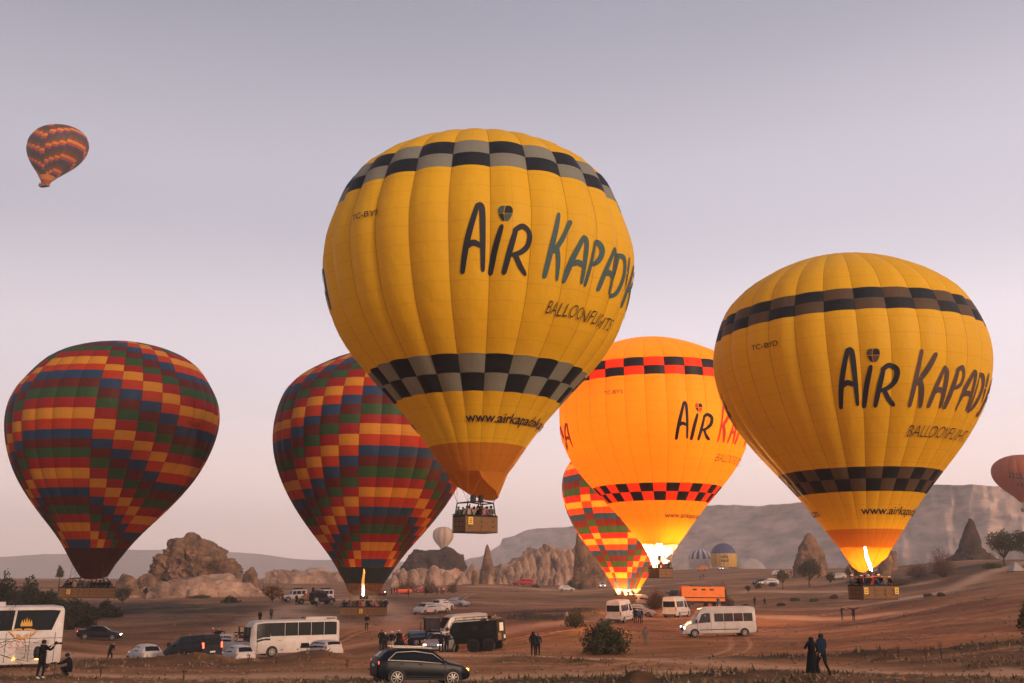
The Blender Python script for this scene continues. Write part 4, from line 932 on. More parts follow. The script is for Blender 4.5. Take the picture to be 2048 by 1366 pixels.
PE = {'a': [0, .068, .103, .136, .171, .205, .240, .274, .310, .344, .385, .426, .464, .501, .539, .581, .626, .669, .713, .755, .794, .824, .863, .895, .925, .955, 1.0],
      'b': [0, .066, .098, .131, .164, .196, .231, .265, .299, .336, .372, .408, .450, .490, .530, .573, .615, .651, .694, .731, .770, .808, .845, .88, .915, .95, 1.0]}
def patchwork(key, label, par, ng, seam0, edges, flat0, bottom, basket, sc_, fl, detail=True, ly=0, nflat=4, nflat5=4, base=0, code=None, view=0, up=1):
    X, Y, Z, H, lx, rk = par; bl = Bal(X, Y, Z, H, lx, rk, ng, seam0, .018, ly)
    bpos = basket['pos'] if 'pos' in basket else at(basket['px'], basket['py'], Y)
    root = empty('hot_air_balloon', bpos, label=label, cat='balloon', group='hot air balloons')
    seq = ['py', 'pr', 'pg', 'pm', 'pb', 'po']; per = nflat + 4 + nflat5 + 4
    def offs(g):
        k = (g - flat0) % per
        if k < nflat: return 0
        if k < nflat + 4: return k - nflat + 1
        if k < nflat + 4 + nflat5: return 5
        return per - k
    def colour(g, r):
        if r < len(bottom): return Fb[bottom[r]]
        return Fb[seq[(r - 3 + up * offs(g) + base) % 6]]
    w = 360 / ng
    def vis(g, r):
        th = (seam0 + (g + .5) * w - view + 180) % 360 - 180
        return detail and abs(th) < 73 and 1 <= r <= len(edges) - 5
    envelope(bl, root, edges, colour, vis, nu=4 if detail else 2, gores=detail)
    if sc_: scoop(bl, root, *sc_)
    L_, W_, h, yaw, fh = basket['size']
    bo, bp, fr = make_basket(root, bpos, L_, W_, h, yaw, fh, basket['signs'], fw=basket.get('fw', .62), padc=basket.get('pad'))
    if detail: cables(bl, root, fr, Vector((0, 0, 0)), yaw)
    if fl:
        flame(root, bp + Vector((fl.get('dx', 0), 0, -.1)), fl['h'], fl.get('lean', (0, 0)), fl.get('r', .16), fl.get('tip', 0))
        if fl['e']: flame_and_fill_light(root, bp + Vector((0, 0, fl.get('lz', fl['h'] * .6))), fl['e'], fl.get('col', (1, .38, .09)))
        for k in fl.get('fill_lamps', []): flame_and_fill_light(root, bp + Vector((0, 0, k[0])), k[1], k[2], .8)  # extra lamps added inside the envelope to brighten the patches; no flame reaches there
    if code: wrap_text(bl, root, code[0], code[1], code[2], .42, M_INK)
    BASKETS[key] = (bpos, L_, W_, yaw)
    return root, bl
r3, b3 = patchwork('B3', 'patchwork balloon at the far left with a long dark basket and small pilot flames',
  (-43.047, 105, 6.563, 23.31, .058, [2.06, 3.95, 6.74, 8.95, 10.18, 10.49, 9.8, 8.23, 5.93]), 32, 11.2 - 45, PE['a'], 0, ['dk'], dict(px=173, py=1196, size=(5.0, 1.7, 1.05, math.radians(4), 1.95), signs=[(0, -1, -.62, .6)], fw=.66),
  (1.5, 10, 150, Fb['dk'], .55, 'scoop', .0, .35, .15), None, code=('TC-BZI', 62, .588), view=-22)
for dx in (-.12, .14):
    pm = MB(); pm.lathe([(0, .01), (.08, .12), (.2, .13), (.34, .02)], M_PILOT, axis='z', c=(dx, 0, 2.42), n=8); pm.build('flame', r3, smooth=60)
flame_and_fill_light(r3, (0, 0, 2.7), 60)
patchwork('B2', 'patchwork balloon left of the centre with a black skirt band and a tall burner flame',
  (-16.546, 115, 4.622, 26.661, .034, [2.16, 4.29, 7.34, 9.76, 11.18, 11.42, 10.86, 9.0, 5.77]), 32, 0, PE['b'], 0, ['bk'], dict(px=727, py=1232, size=(5.0, 1.7, 1.0, math.radians(2), 1.7), signs=[(0, -1, -.08, .55)], fw=.56, pad=mat('padded_frame_sand', (.55, .30, .13), .8)),
  (1.3, 180, 179, Fb['sk'], .72, 'scoop', .35, .4, 0), dict(h=3.0, e=400, r=.08, tip=.45, lz=2.6, dx=-.15), view=-8)
patchwork('B6', 'glowing patchwork balloon behind the orange one, its basket just above the minibus roof',
  (16.87, 150, 3.743, 22.6, .060, [1.9, 3.6, 6.0, 8.2, 9.7, 10.2, 9.8, 8.2, 5.6]), 32, -8 - 33.75, PE['a'], 0, [], dict(px=1252, py=1204, size=(3.0, 1.6, 1.0, math.radians(-20), 1.7), signs=[], fw=.6),
  (1.6, -155, 120, Fb['heat'], .45, 'scoop', 0, .6, -.1), dict(h=4.0, e=26000, r=.24, lz=-.2, col=(1, .46, .15), fill_lamps=[(11, 15000, (1, .44, .14))]), nflat=3, nflat5=3, base=2, view=-14, up=-1)
b7p = at(92, 362, 350)
ax = Vector((.21, -.02, 1)).normalized()
p7 = (b7p.x, 350, b7p.z, 21.5, .235, [1.9, 3.9, 6.6, 8.9, 10.2, 10.5, 9.9, 8.4, 5.8])
r7, b7 = patchwork('B7', 'small patchwork balloon high in the sky at the upper left', p7, 28, 4, PE['a'][::1], 3, ['py'], dict(px=88, py=373, size=(3.6, 1.7, 1.0, math.radians(-18), 1.6), signs=[], fw=.7),
  (1.2, 0, 179, Fb['po'], .7, 'scoop', 1.0, 1, 0), None, detail=False, ly=-.02)

def far_balloon(name, label, px, pym, Y, R_, H, colour, ng=20, tilt=0, basket=True, zbase=None, clip=0, kscoop=True):
    p = at(px, pym, Y)
    if zbase is not None: p.z = zbase
    k = R_ / 10.5; rk = [x * k for x in (2.0, 4.0, 6.8, 9.1, 10.3, 10.5, 9.9, 8.3, 5.7)]
    bl = Bal(p.x, Y, p.z - clip * H, H, tilt, rk, ng, 3, .03)
    root = empty(name, (p.x, Y, p.z - (2 if basket else 0)), label=label, cat='balloon', group='hot air balloons' if basket else 'balloons standing on the ground far behind')
    ed = [e for e in (0, .05, .12, .2, .28, .36, .44, .52, .6, .68, .76, .84, .9, .95, 1.0) if e >= clip]; 
    if ed[0] > clip: ed = [clip] + ed
    envelope(bl, root, ed, lambda g, r: colour(g, ed[r]), lambda g, r: False, nu=4, gores=False)
    if basket:
        b = MB(); b.box((0, 0, -.6), (3, 1.6, 1.2), M_WICK); b.tube([(-1, 0, 0), (-1.2, 0, 2)], .05, M_ROPE); b.tube([(1, 0, 0), (1.2, 0, 2)], .05, M_ROPE); b.build('basket', root)
    return root, bl
r8, b8 = far_balloon('hot_air_balloon', 'distant cream balloon floating above the dark capped rock hill', 886, 1099, 900, 9.3, 20, lambda g, q: Fb['cream'] if g % 3 else Fb['tan'])
r9, b9 = far_balloon('hot_air_balloon', 'terracotta balloon cut by the right edge of the frame', 2052, 1004, 330, 8.9, 15.5, lambda g, q: Fb['terra'], tilt=-.05)


for k in range(4):
    blob(b9, r9, 'emblem_panel', [(-52 + k * 7 + dx, .56 - k * .012 + dy) for dx, dy in ((0, 0), (2.5, .05), (5, 0), (2.5, -.035))], M_BRN)
for k in range(5):
    blob(b9, r9, 'emblem_panel', [(-54 + k * 7.5 + dx, .49 - k * .012 + dy) for dx, dy in ((0, -.02), (1, .03), (5, .03), (6, -.02))], M_BRN)
for k in range(3):
    blob(b9, r9, 'emblem_panel', [(-42 + k * 9 + dx, .33 - k * .006 + dy) for dx, dy in ((0, -.02), (1, .04), (5, .035), (7, -.02))], M_BRN)
r10, b10 = far_balloon('standing_balloon', 'blue and white striped balloon standing on the ground before the mesa', 1401, 1136, 470, 5.3, 15, lambda g, q: Fb['nvy'] if (g % 2 == 0 and .6 < q < .97) else Fb['white'], ng=22, basket=False, clip=.42)
r11, b11 = far_balloon('standing_balloon', 'yellow balloon with a navy top standing beside the striped one', 1448, 1134, 455, 5.8, 19.5, lambda g, q: Fb['nvy'] if q >= .74 else Fb['gold'], ng=20, basket=False, clip=.46)
wrap_text(b11, r11, 'cela', -24, .66, 1.5, M_INK, bold=.02); wrap_text(b11, r11, 'tour', -24, .57, 1.5, M_INK, bold=.02)
# half inflated white envelope lying on the slope
p12 = at(1497, 1137, 465); root12 = empty('white_envelope', (p12.x, 465, p12.z), label='half inflated white balloon envelope lying on the slope', cat='balloon')
m12 = MB(); P = []
for i in range(10):
    t = i / 9 * PI / 2; row = []
    for j in range(28):
        a = 2 * PI * j / 28; n1 = fbm(Vector((math.cos(a) * 1.5, math.sin(a) * 1.5, t)), 2)
        row.append((8.4 * math.cos(a) * math.cos(t) * (1 + .12 * n1), 5 * math.sin(a) * math.cos(t) * (1 + .12 * n1), 5.0 * math.sin(t) * (1 + .25 * n1) - .5))
    P.append(row)
m12.grid(P, Fb['white'], wrap=True); m12.build('fabric', root12, smooth=60)

# ------------------------------------------------------------------ vehicles
def paint(name, c, rough=.35, metal=0): return mat(name, c, rough, metal, spec=.5)
P_WHITE = mat('paint_white', (.47, .43, .405), .45, noise=.16, nscale=1.2, spec=.4); P_SILV = paint('paint_silver', (.40, .38, .37), .35, .4); P_NAVY = mat('paint_navy', (.003, .007, .012), .35, spec=.14)
P_BLACK = mat('paint_black', (.008, .011, .016), .4, spec=.2); P_ORG = mat('paint_orange', (.62, .17, .025), .5, noise=.1, nscale=1.5); P_RED = paint('paint_red', (.40, .02, .02)); P_GREEN = mat('paint_dark_green', (.007, .011, .010), .8, noise=.5, nscale=.8, spec=.08)
P_BLUE = paint('paint_tractor_blue', (.02, .06, .15)); P_YEL = paint('paint_yellow_ochre', (.50, .22, .03)); P_BEIGE = paint('paint_beige', (.42, .36, .30)); P_CAMO = mat('paint_rust_brown', (.10, .045, .02), .7, noise=.3, nscale=1.5)
M_GLASS = mat('dark_glass', (.006, .010, .013), .15, spec=.14); M_GLASSL = mat('glass_with_curtains', (.035, .026, .024), .15, noise=.5, nscale=1.6, spec=.3)
M_TYRE = mat('tyre_rubber', (.014, .014, .015), .9); M_RIM = mat('rim_alloy', (.42, .40, .38), .35, metal=.6); M_RIMW = mat('rim_white', (.45, .42, .40), .6); M_TRIM = mat('black_trim', (.012, .012, .014), .6); M_CHROME = mat('chrome_trim', (.62, .56, .50), .25, metal=.7)
M_PLATE = mat('number_plate', (.55, .53, .50), .6); M_TAIL = mat('tail_lens', (.28, .015, .015), .3, spec=.6); M_TAILON = mat('tail_lamp_lit', (1.0, .07, .03), .4, emit=5); M_HEAD = mat('headlamp_lens', (.55, .52, .48), .15, spec=.7)
M_HEADON = mat('headlamp_lit', (1.0, .82, .68), .4, emit=9); M_AMB = mat('amber_lamp_lit', (1.0, .38, .06), .4, emit=6); M_GOLD = mat('gold_print', (.55, .28, .04), .5); M_SALMON = mat('salmon_print', (.50, .20, .14), .6); M_SEAT = mat('dark_interior', (.02, .02, .02), .9)

class Car:
    def __init__(s, st): s.st = sorted(st); s.xs = [a[0] for a in s.st]
    def par(s, x):
        return [float(np.interp(x, s.xs, [a[k] for a in s.st])) for k in range(1, 8)]     # zb zk zt wb wk wt crown
    def ring(s, x):
        zb, zk, zt, wb, wk, wt, cr = s.par(x); zm = zb + (zk - zb) * .45
        half = [(0, zb), (wb, zb), (wb + (wk - wb) * .8, zb + .07), (wk + .015, zm), (wk, zk - .04), (wk - .02, zk)]
        if zt - zk > .12: half += [(wk + (wt - wk) * .5, zk + (zt - zk) * .5), (wt, zt - .05), (wt - .08, zt), (wt * .5, zt + cr)]
        else: half += [(wk - .04, zk + (zt - zk) * .5), (wt, zt), (wt - .10, zt + .005), (wt * .5, zt + cr)]
        half += [(0, zt + cr * 1.25)]
        return [(x, y, z) for y, z in half] + [(x, -y, z) for y, z in half[-2:0:-1]]
    def side(s, x, t, sg):
        zb, zk, zt, wb, wk, wt, cr = s.par(x); return Vector((x, sg * (wk - .02 + (wt - wk + .02) * t + .014), zk + (zt - .05 - zk) * t))
    def low(s, x, t, sg):
        zb, zk, zt, wb, wk, wt, cr = s.par(x); return Vector((x, sg * (wk + .030), zb + (zk - zb) * t))
    def top(s, x, f):
        zb, zk, zt, wb, wk, wt, cr = s.par(x); return Vector((x, f * wt, zt + cr * (1.25 - abs(f)) + .018))
def quadpatch(fn, a, b, c, d, nx=5, ny=3):
    """bilinear patch between 2-D corners a(bottom start) b(bottom end) c(top end) d(top start)"""
    P = []
    for j in range(ny + 1):
        v = j / ny; row = []
        for i in range(nx + 1):
            u = i / nx; row.append(fn((a[0] * (1 - u) + b[0] * u) * (1 - v) + (d[0] * (1 - u) + c[0] * u) * v, (a[1] * (1 - u) + b[1] * u) * (1 - v) + (d[1] * (1 - u) + c[1] * u) * v))
        P.append(row)
    return P
def wheel(root, x, y, r, w=.22, rim=None, spokes=5, rr=.66):
    sg = 1 if y > 0 else -1
    t = MB(); t.lathe([(-w / 2, r * .6), (-w / 2, r * .93), (-w * .35, r), (w * .35, r), (w / 2, r * .93), (w / 2, r * .6)], M_TYRE, n=22); t.lathe([(0, r * .62), (0, .001)], M_TRIM, n=12)
    wo = t.build('wheel', root, smooth=40); wo.location = (x, y, r)
    m = MB(); ys = sg * (w / 2 + .004)
    m.lathe([(ys - sg * .03, r * rr), (ys, r * rr), (ys, r * (rr - .07)), (ys - sg * .03, r * (rr - .09))], rim or M_RIM, n=20); m.lathe([(ys, r * .18), (ys + sg * .01, r * .10), (ys + sg * .01, .001)], rim or M_RIM, n=10)
    for k in range(spokes):
        a = 2 * PI * k / spokes + .3; ca, sa = math.cos(a), math.sin(a); q = r * .05 if spokes > 4 else r * .2
        m.poly([(ca * r * .12 - sa * q, ys, sa * r * .12 + ca * q), (ca * r * (rr - .02) - sa * q * 1.4, ys - sg * .012, sa * r * (rr - .02) + ca * q * 1.4), (ca * r * (rr - .02) + sa * q * 1.4, ys - sg * .012, sa * r * (rr - .02) - ca * q * 1.4), (ca * r * .12 + sa * q, ys, sa * r * .12 - ca * q)], rim or M_RIM)
    m.build('rim', wo)
    return wo
def vehicle(name, label, cat, px, Y, hd, spec, pnt, on=(), group=None, z=None):
    """hd: heading of the nose in degrees, 0 = towards +X (right), 90 = away from the camera"""
    p = gpos(px, Y) if z is None else Vector((colx(px, Y), Y, z)); a = math.radians(hd)
    r = empty(name, p, a, label=label, cat=cat, group=group)
    # settle on the slope
    d = 1.3; s1 = gz(p.x + math.cos(a) * d, p.y + math.sin(a) * d) - gz(p.x - math.cos(a) * d, p.y - math.sin(a) * d)
    r.rotation_euler = (0, -math.atan2(s1, 2 * d) * (.8 if cat != 'bus' else 0), a)
    c = Car(spec['st']); body = MB(); xs = np.linspace(c.xs[0], c.xs[-1], 26); xs = sorted(set([round(float(x), 3) for x in xs] + c.xs))
    P = [c.ring(x) for x in xs]; body.grid(P, pnt, wrap=True); body.poly(P[0], pnt); body.poly(P[-1][::-1], pnt)
    for (wx, wr) in spec['wheels']:
        zb, zk, zt, wb, wk, wt, cr = c.par(wx)
        for sg in (-1, 1):
            pts = [(wx + wr * 1.2 * math.cos(t), sg * (wk + .022), max(zb - .02, wr + wr * 1.2 * math.sin(t))) for t in np.linspace(-.25, PI + .25, 14)]
            body.poly(pts if sg < 0 else pts[::-1], M_TRIM)
    body.build('body', r, smooth=38)
    for (wx, wr) in spec['wheels']:
        zb, zk, zt, wb, wk, wt, cr = c.par(wx)
        for sg in (-1, 1): wheel(r, wx, sg * (wk - .07), wr, spec.get('ww', .22), spec.get('rim'), spec.get('spokes', 5), spec.get('rr', .66))
    gl = spec.get('glass', M_GLASS)
    for (x0, x1, x2, x3, t0, t1) in spec.get('side', ()):
        for sg in (-1, 1):
            m = MB(); m.grid(quadpatch(lambda x, t: c.side(x, t, sg), (x0, t0), (x1, t0), (x2, t1), (x3, t1)), gl); m.build('side_window', r)
    for (xa, ta, xb, tb) in spec.get('sideline', ()):      # trims on the flank
        for sg in (-1, 1):
            m = MB(); m.grid(quadpatch(lambda x, t: c.low(x, t, sg), (xa, ta), (xb, ta), (xb, tb), (xa, tb), 8, 1), spec.get('trim', M_TRIM)); m.build('side_trim', r)
    if 'chrome' in spec:
        x0, x1, x2, x3, t0, t1 = spec['chrome']
        for sg in (-1, 1):
            pts = [c.side(x0, t0, sg), c.side((x0 + x1) / 2, t0, sg), c.side(x1, t0, sg), c.side(x2, t1, sg), c.side((x2 + x3) / 2, t1 + .02, sg), c.side(x3, t1, sg), c.side(x0, t0, sg)]
            m = MB(); m.tube([q + Vector((0, sg * .012, 0)) for q in pts], .022, M_CHROME, n=4); m.build('window_trim', r)
    for (nm, xa, xb, f, g2) in spec.get('slope', ()):
        m = MB(); m.grid(quadpatch(lambda x, q: c.top(x, q), (xa, -f), (xa, f), (xb, g2), (xb, -g2), 6, 3), gl); m.build(nm, r)
    for it in spec.get('boxes', ()):
        nm, cc, dd, mt = it[:4]; mirror = it[4] if len(it) > 4 else False
        if mt == 'P': mt = pnt
        if mt == 'HEAD': mt = M_HEADON if 'head' in on else M_HEAD
        if mt == 'TAIL': mt = M_TAILON if 'tail' in on else M_TAIL
        for sg in ((1, -1) if mirror else (1,)):
            m = MB(); m.box((cc[0], cc[1] * sg, cc[2]), dd, mt); m.build(nm, r)
    return r
S_HATCH = dict(st=[(-2.12,.42,.86,.90,.66,.72,.62,.01),(-2.02,.30,.98,1.02,.76,.83,.70,.02),(-1.62,.24,1.0,1.44,.82,.88,.58,.03),(-1.0,.22,.99,1.53,.84,.90,.62,.04),(-.1,.22,.97,1.56,.84,.90,.63,.04),(.35,.22,.95,1.50,.84,.90,.60,.03),(1.12,.22,.92,1.0,.84,.89,.76,.05),(1.75,.24,.80,.84,.80,.86,.70,.04),(2.05,.30,.62,.66,.70,.76,.60,.02),(2.14,.40,.56,.58,.6,.64,.5,.01)],
    wheels=[(1.30,.32),(-1.30,.32)], side=[(-1.05,-.12,-.12,-.95,.12,.88),(-.06,.88,.30,-.06,.12,.88)], slope=[('windscreen',1.02,.42,.80,.86),('rear_window',-1.98,-1.66,.84,.86)],
    boxes=[('tail_light',(-2.03,.70,.88),(.12,.20,.16),'TAIL',True),('headlight',(1.97,.62,.66),(.16,.26,.13),'HEAD',True),('number_plate',(-2.135,0,.62),(.02,.5,.12),M_PLATE),('rear_bumper',(-2.09,0,.42),(.14,1.34,.14),M_TRIM),('grille',(2.12,0,.50),(.04,.8,.14),M_TRIM),('wing_mirror',(.78,.98,1.0),(.12,.18,.12),'P',True),('door_handle',(-.35,.93,.86),(.14,.03,.03),'P',True)])
S_SUV = dict(st=[(-2.32,.44,.92,.96,.70,.76,.62,.01),(-2.24,.30,1.10,1.14,.80,.86,.72,.02),(-1.85,.26,1.12,1.50,.86,.91,.62,.03),(-1.25,.24,1.10,1.62,.88,.92,.64,.04),(-.2,.24,1.06,1.66,.88,.92,.66,.04),(.30,.24,1.04,1.60,.88,.92,.63,.03),(1.10,.24,1.00,1.08,.88,.91,.78,.06),(1.85,.26,.90,.94,.84,.88,.72,.04),(2.18,.32,.72,.76,.74,.80,.62,.02),(2.30,.42,.62,.64,.64,.68,.5,.01)],
    wheels=[(1.38,.36),(-1.36,.36)], spokes=8, rr=.78, side=[(-1.78,-.62,-.62,-1.35,.10,.82),(-.58,.16,.16,-.58,.10,.84),(.20,.98,.36,.20,.10,.84)], slope=[('windscreen',1.02,.36,.82,.88),('rear_window',-2.18,-1.80,.84,.88)], chrome=(-1.84,1.02,.38,-1.42,.06,.88),
    sideline=[(-1.0,.20,1.0,.24)],
    boxes=[('tail_light',(-2.22,.72,1.0),(.10,.26,.12),'TAIL',True),('headlight',(2.12,.64,.74),(.18,.28,.11),M_AMB,True),('number_plate',(-2.335,0,.86),(.02,.5,.12),M_PLATE),('roof_rail',(-.6,.60,1.70),(1.9,.04,.04),M_CHROME,True),('wing_mirror',(.92,1.0,1.10),(.14,.2,.14),'P',True),('door_handle',(-.25,.95,.98),(.16,.03,.03),'P',True),('door_handle',(-1.15,.95,.98),(.16,.03,.03),'P',True),('grille',(2.28,0,.58),(.04,.9,.16),M_TRIM)])
S_SEDAN = dict(st=[(-2.25,.40,.80,.84,.66,.72,.58,.01),(-2.12,.28,.94,.98,.78,.84,.70,.03),(-1.45,.24,.96,1.04,.82,.88,.70,.03),(-.95,.22,.95,1.38,.84,.90,.58,.03),(-.2,.22,.94,1.45,.84,.90,.60,.03),(.35,.22,.93,1.40,.84,.90,.58,.02),(1.10,.22,.90,.96,.84,.89,.76,.05),(1.85,.24,.78,.82,.80,.86,.70,.04),(2.20,.30,.60,.64,.68,.74,.58,.02),(2.28,.40,.54,.56,.6,.62,.5,.01)],
    wheels=[(1.36,.32),(-1.36,.32)], side=[(-1.25,-.14,-.14,-.85,.14,.86),(-.08,.86,.30,-.08,.14,.86)], slope=[('windscreen',1.02,.42,.8,.86),('rear_window',-1.42,-1.0,.84,.88)],
    boxes=[('tail_light',(-2.14,.68,.84),(.14,.26,.12),'TAIL',True),('headlight',(2.12,.62,.64),(.16,.28,.12),'HEAD',True),('number_plate',(-2.27,0,.60),(.02,.5,.12),M_PLATE),('grille',(2.26,0,.50),(.04,.8,.14),M_TRIM),('wing_mirror',(.78,.98,.98),(.12,.18,.12),'P',True)])
S_MPV = dict(st=[(-2.22,.42,.95,1.0,.70,.76,.66,.01),(-2.16,.30,1.05,1.30,.80,.86,.70,.02),(-2.0,.26,1.06,1.56,.84,.89,.64,.03),(-1.0,.24,1.04,1.66,.86,.91,.66,.04),(.0,.24,1.02,1.66,.86,.91,.66,.04),(.5,.24,1.0,1.56,.86,.91,.62,.03),(1.3,.24,.96,1.04,.84,.89,.76,.05),(1.85,.26,.84,.88,.80,.86,.70,.03),(2.12,.34,.64,.68,.70,.74,.6,.02),(2.2,.42,.58,.6,.6,.62,.5,.01)],
    wheels=[(1.38,.32),(-1.38,.32)], side=[(-1.9,-1.0,-1.0,-1.75,.12,.84),(-.95,.02,.02,-.95,.12,.86),(.07,1.02,.48,.07,.12,.86)], slope=[('windscreen',1.2,.56,.8,.86),('rear_window',-2.16,-2.02,.86,.86)],
    boxes=[('tail_light',(-2.14,.78,1.05),(.12,.12,.34),'TAIL',True),('headlight',(2.0,.62,.70),(.18,.26,.14),'HEAD',True),('number_plate',(-2.235,0,.72),(.02,.5,.12),M_PLATE),('rear_bumper',(-2.2,0,.45),(.10,1.4,.14),'P'),('grille',(2.17,0,.54),(.04,.8,.14),M_TRIM),('wing_mirror',(.95,.98,1.04),(.12,.18,.14),'P',True)])
for sp_, xs_, zc in ((S_HATCH, (-.09, .92), .6), (S_SEDAN, (-.1, -1.0, .95), .6), (S_MPV, (-.98, .04, 1.1), .66), (S_SUV, (-1.30, -.20, .98), .68)):
    for x_ in xs_: sp_['boxes'].append(('door_seam', (x_, .925, zc), (.018, .012, .58), M_TRIM, True))
    sp_['boxes'].append(('sill', (0, .915, .30), (2.0, .03, .10), M_TRIM, True))
def van_spec(L=5.9, H=2.6, W=.98, hi=True, win=5, glass=None):
    b = -L / 2; f = L / 2
    return dict(st=[(b,.40,1.25,H-.16,W-.16,W-.02,W-.22,.0),(b+.06,.32,1.28,H-.06,W-.10,W,W-.16,.04),(b+.5,.30,1.30,H,W-.08,W+.01,W-.16,.06),(0,.30,1.30,H,W-.08,W+.01,W-.16,.06),(f-2.1,.30,1.28,H-.02,W-.08,W+.01,W-.17,.05),(f-1.75,.30,1.26,H-.16,W-.08,W,W-.20,.03),(f-.88,.30,1.20,1.32,W-.10,W-.03,W-.16,.04),(f-.25,.32,.98,1.06,W-.14,W-.08,W-.26,.03),(f-.03,.40,.78,.84,W-.24,W-.2,W-.36,.01)],
        wheels=[(f-1.02,.35),(b+1.15,.35)], rim=M_RIMW, spokes=6, glass=glass or M_GLASS,
        side=[(b+.28+k*(L-3.2)/win+.03,b+.28+(k+1)*(L-3.2)/win-.03,b+.28+(k+1)*(L-3.2)/win-.03,b+.28+k*(L-3.2)/win+.03,.06,.62) for k in range(win)]+[(f-2.55,f-1.35,f-1.75,f-2.55,.02,.66)],
        slope=[('windscreen',f-.98,f-1.70,.88,.86)], sideline=[(b+1.7,.34,f-1.5,.40)], trim=M_TRIM,
        boxes=[('rear_window',(b-.012,0,1.72 if H>2.2 else 1.42),(.03,W*1.6,.72 if H>2.2 else .5),M_GLASS),('tail_light',(b+.02,W-.07,1.15),(.10,.12,.42),'TAIL',True),('number_plate',(b-.02,-.0,.66),(.02,.5,.12),M_PLATE),('rear_bumper',(b-.05,0,.42),(.14,W*1.8,.16),M_TRIM),
           ('headlight',(f-.20,W-.26,.86),(.26,.24,.22),'HEAD',True),('grille',(f-.04,0,.72),(.06,.9,.22),M_TRIM),('front_bumper',(f-.02,0,.42),(.18,W*1.7,.2),'P'),('wing_mirror',(f-1.2,W+.14,1.42),(.14,.22,.32),M_TRIM,True),('door_seam',(b-.014,0,1.0),(.012,.02,.9),M_TRIM)]+[('door_seam',(x_,W+.026,1.35),(.02,.012,1.7),M_TRIM,True) for x_ in (f-2.6,f-1.3,f-3.9)])
S_VAN = van_spec(); S_VANL = van_spec(6.9, 2.66, 1.0, win=4, glass=M_GLASSL)
S_VANLOW = van_spec(5.0, 1.95, .95, win=3)
def bus_spec(L=8.4, H=3.15, W=1.2, bk=1.75):
    b, f = -L / 2, L / 2
    return dict(st=[(b,.42,bk-.05,H-.2,W-.06,W-.02,W-.12,.0),(b+.08,.34,bk,H-.06,W-.02,W,W-.08,.03),(b+.6,.32,bk,H,W-.02,W,W-.10,.05),(0,.32,bk,H,W-.02,W,W-.10,.05),(f-1.2,.32,bk,H-.02,W-.02,W,W-.10,.05),(f-.4,.34,1.55,H-.12,W-.03,W-.01,W-.14,.04),(f-.08,.36,1.40,H-.55,W-.10,W-.06,W-.22,.02),(f,.40,1.25,1.9,W-.16,W-.12,W-.24,.0)],
        wheels=[(f-2.0,.44),(b+(3.75 if L>10 else 2.0),.44)], ww=.28, rim=M_RIMW, spokes=8, glass=M_GLASS)

def mini_bus():
    sp = bus_spec(); b, f = -4.2, 4.2
    sp['side'] = [(b + .25 + k * 1.25 + .02, b + .25 + (k + 1) * 1.25 - .02, b + .25 + (k + 1) * 1.25 - .02, b + .25 + k * 1.25 + .02, .04, .90) for k in range(4)] + [(b + 5.27, f - 1.85, f - 1.60, b + 5.27, .04, .90), (f - 1.8, f - .55, f - .55, f - 1.8, -.22, .90)]
    sp['boxes'] = [('windscreen', (f + .0, 0, 1.95), (.05, 2.0, 1.25), M_GLASS), ('bumper_band', (f + .02, 0, .95), (.06, 1.7, .18), M_TRIM), ('roof_unit', (b + 1.7, 0, 3.26), (3.0, 1.7, .26), 'P'), ('roof_grille', (b + .75, .86, 3.27), (.9, .02, .10), M_TRIM, True), ('roof_hatch', (b + 2.95, 0, 3.34), (.5, 1.0, .10), M_TRIM),
        ('wing_mirror', (f + .35, 1.32, 2.25), (.12, .16, .62), M_TRIM, True), ('mirror_arm', (f + .15, 1.25, 2.6), (.5, .05, .05), M_TRIM, True), ('headlight', (f - .02, .82, .80), (.10, .34, .2), 'HEAD', True), ('marker_lamp', (f - 2.7, 1.225, 1.42), (.14, .02, .06), M_TAIL, True),
        ('marker_lamp', (-.2, 1.225, .60), (.16, .02, .08), M_TRIM, True), ('marker_lamp', (1.3, 1.225, .60), (.16, .02, .08), M_TRIM, True), ('door_seam', (f - .62, 1.215, 1.4), (.03, .02, 1.9), M_TRIM, True), ('panel_seam', (-1.0, 1.222, 1.30), (6.0, .012, .015), M_PLATE, True)]
    return vehicle('midibus', 'white midibus with dark side windows parked between the white cars at the left', 'bus', 588, 96, 211, sp, P_WHITE)
mini_bus()

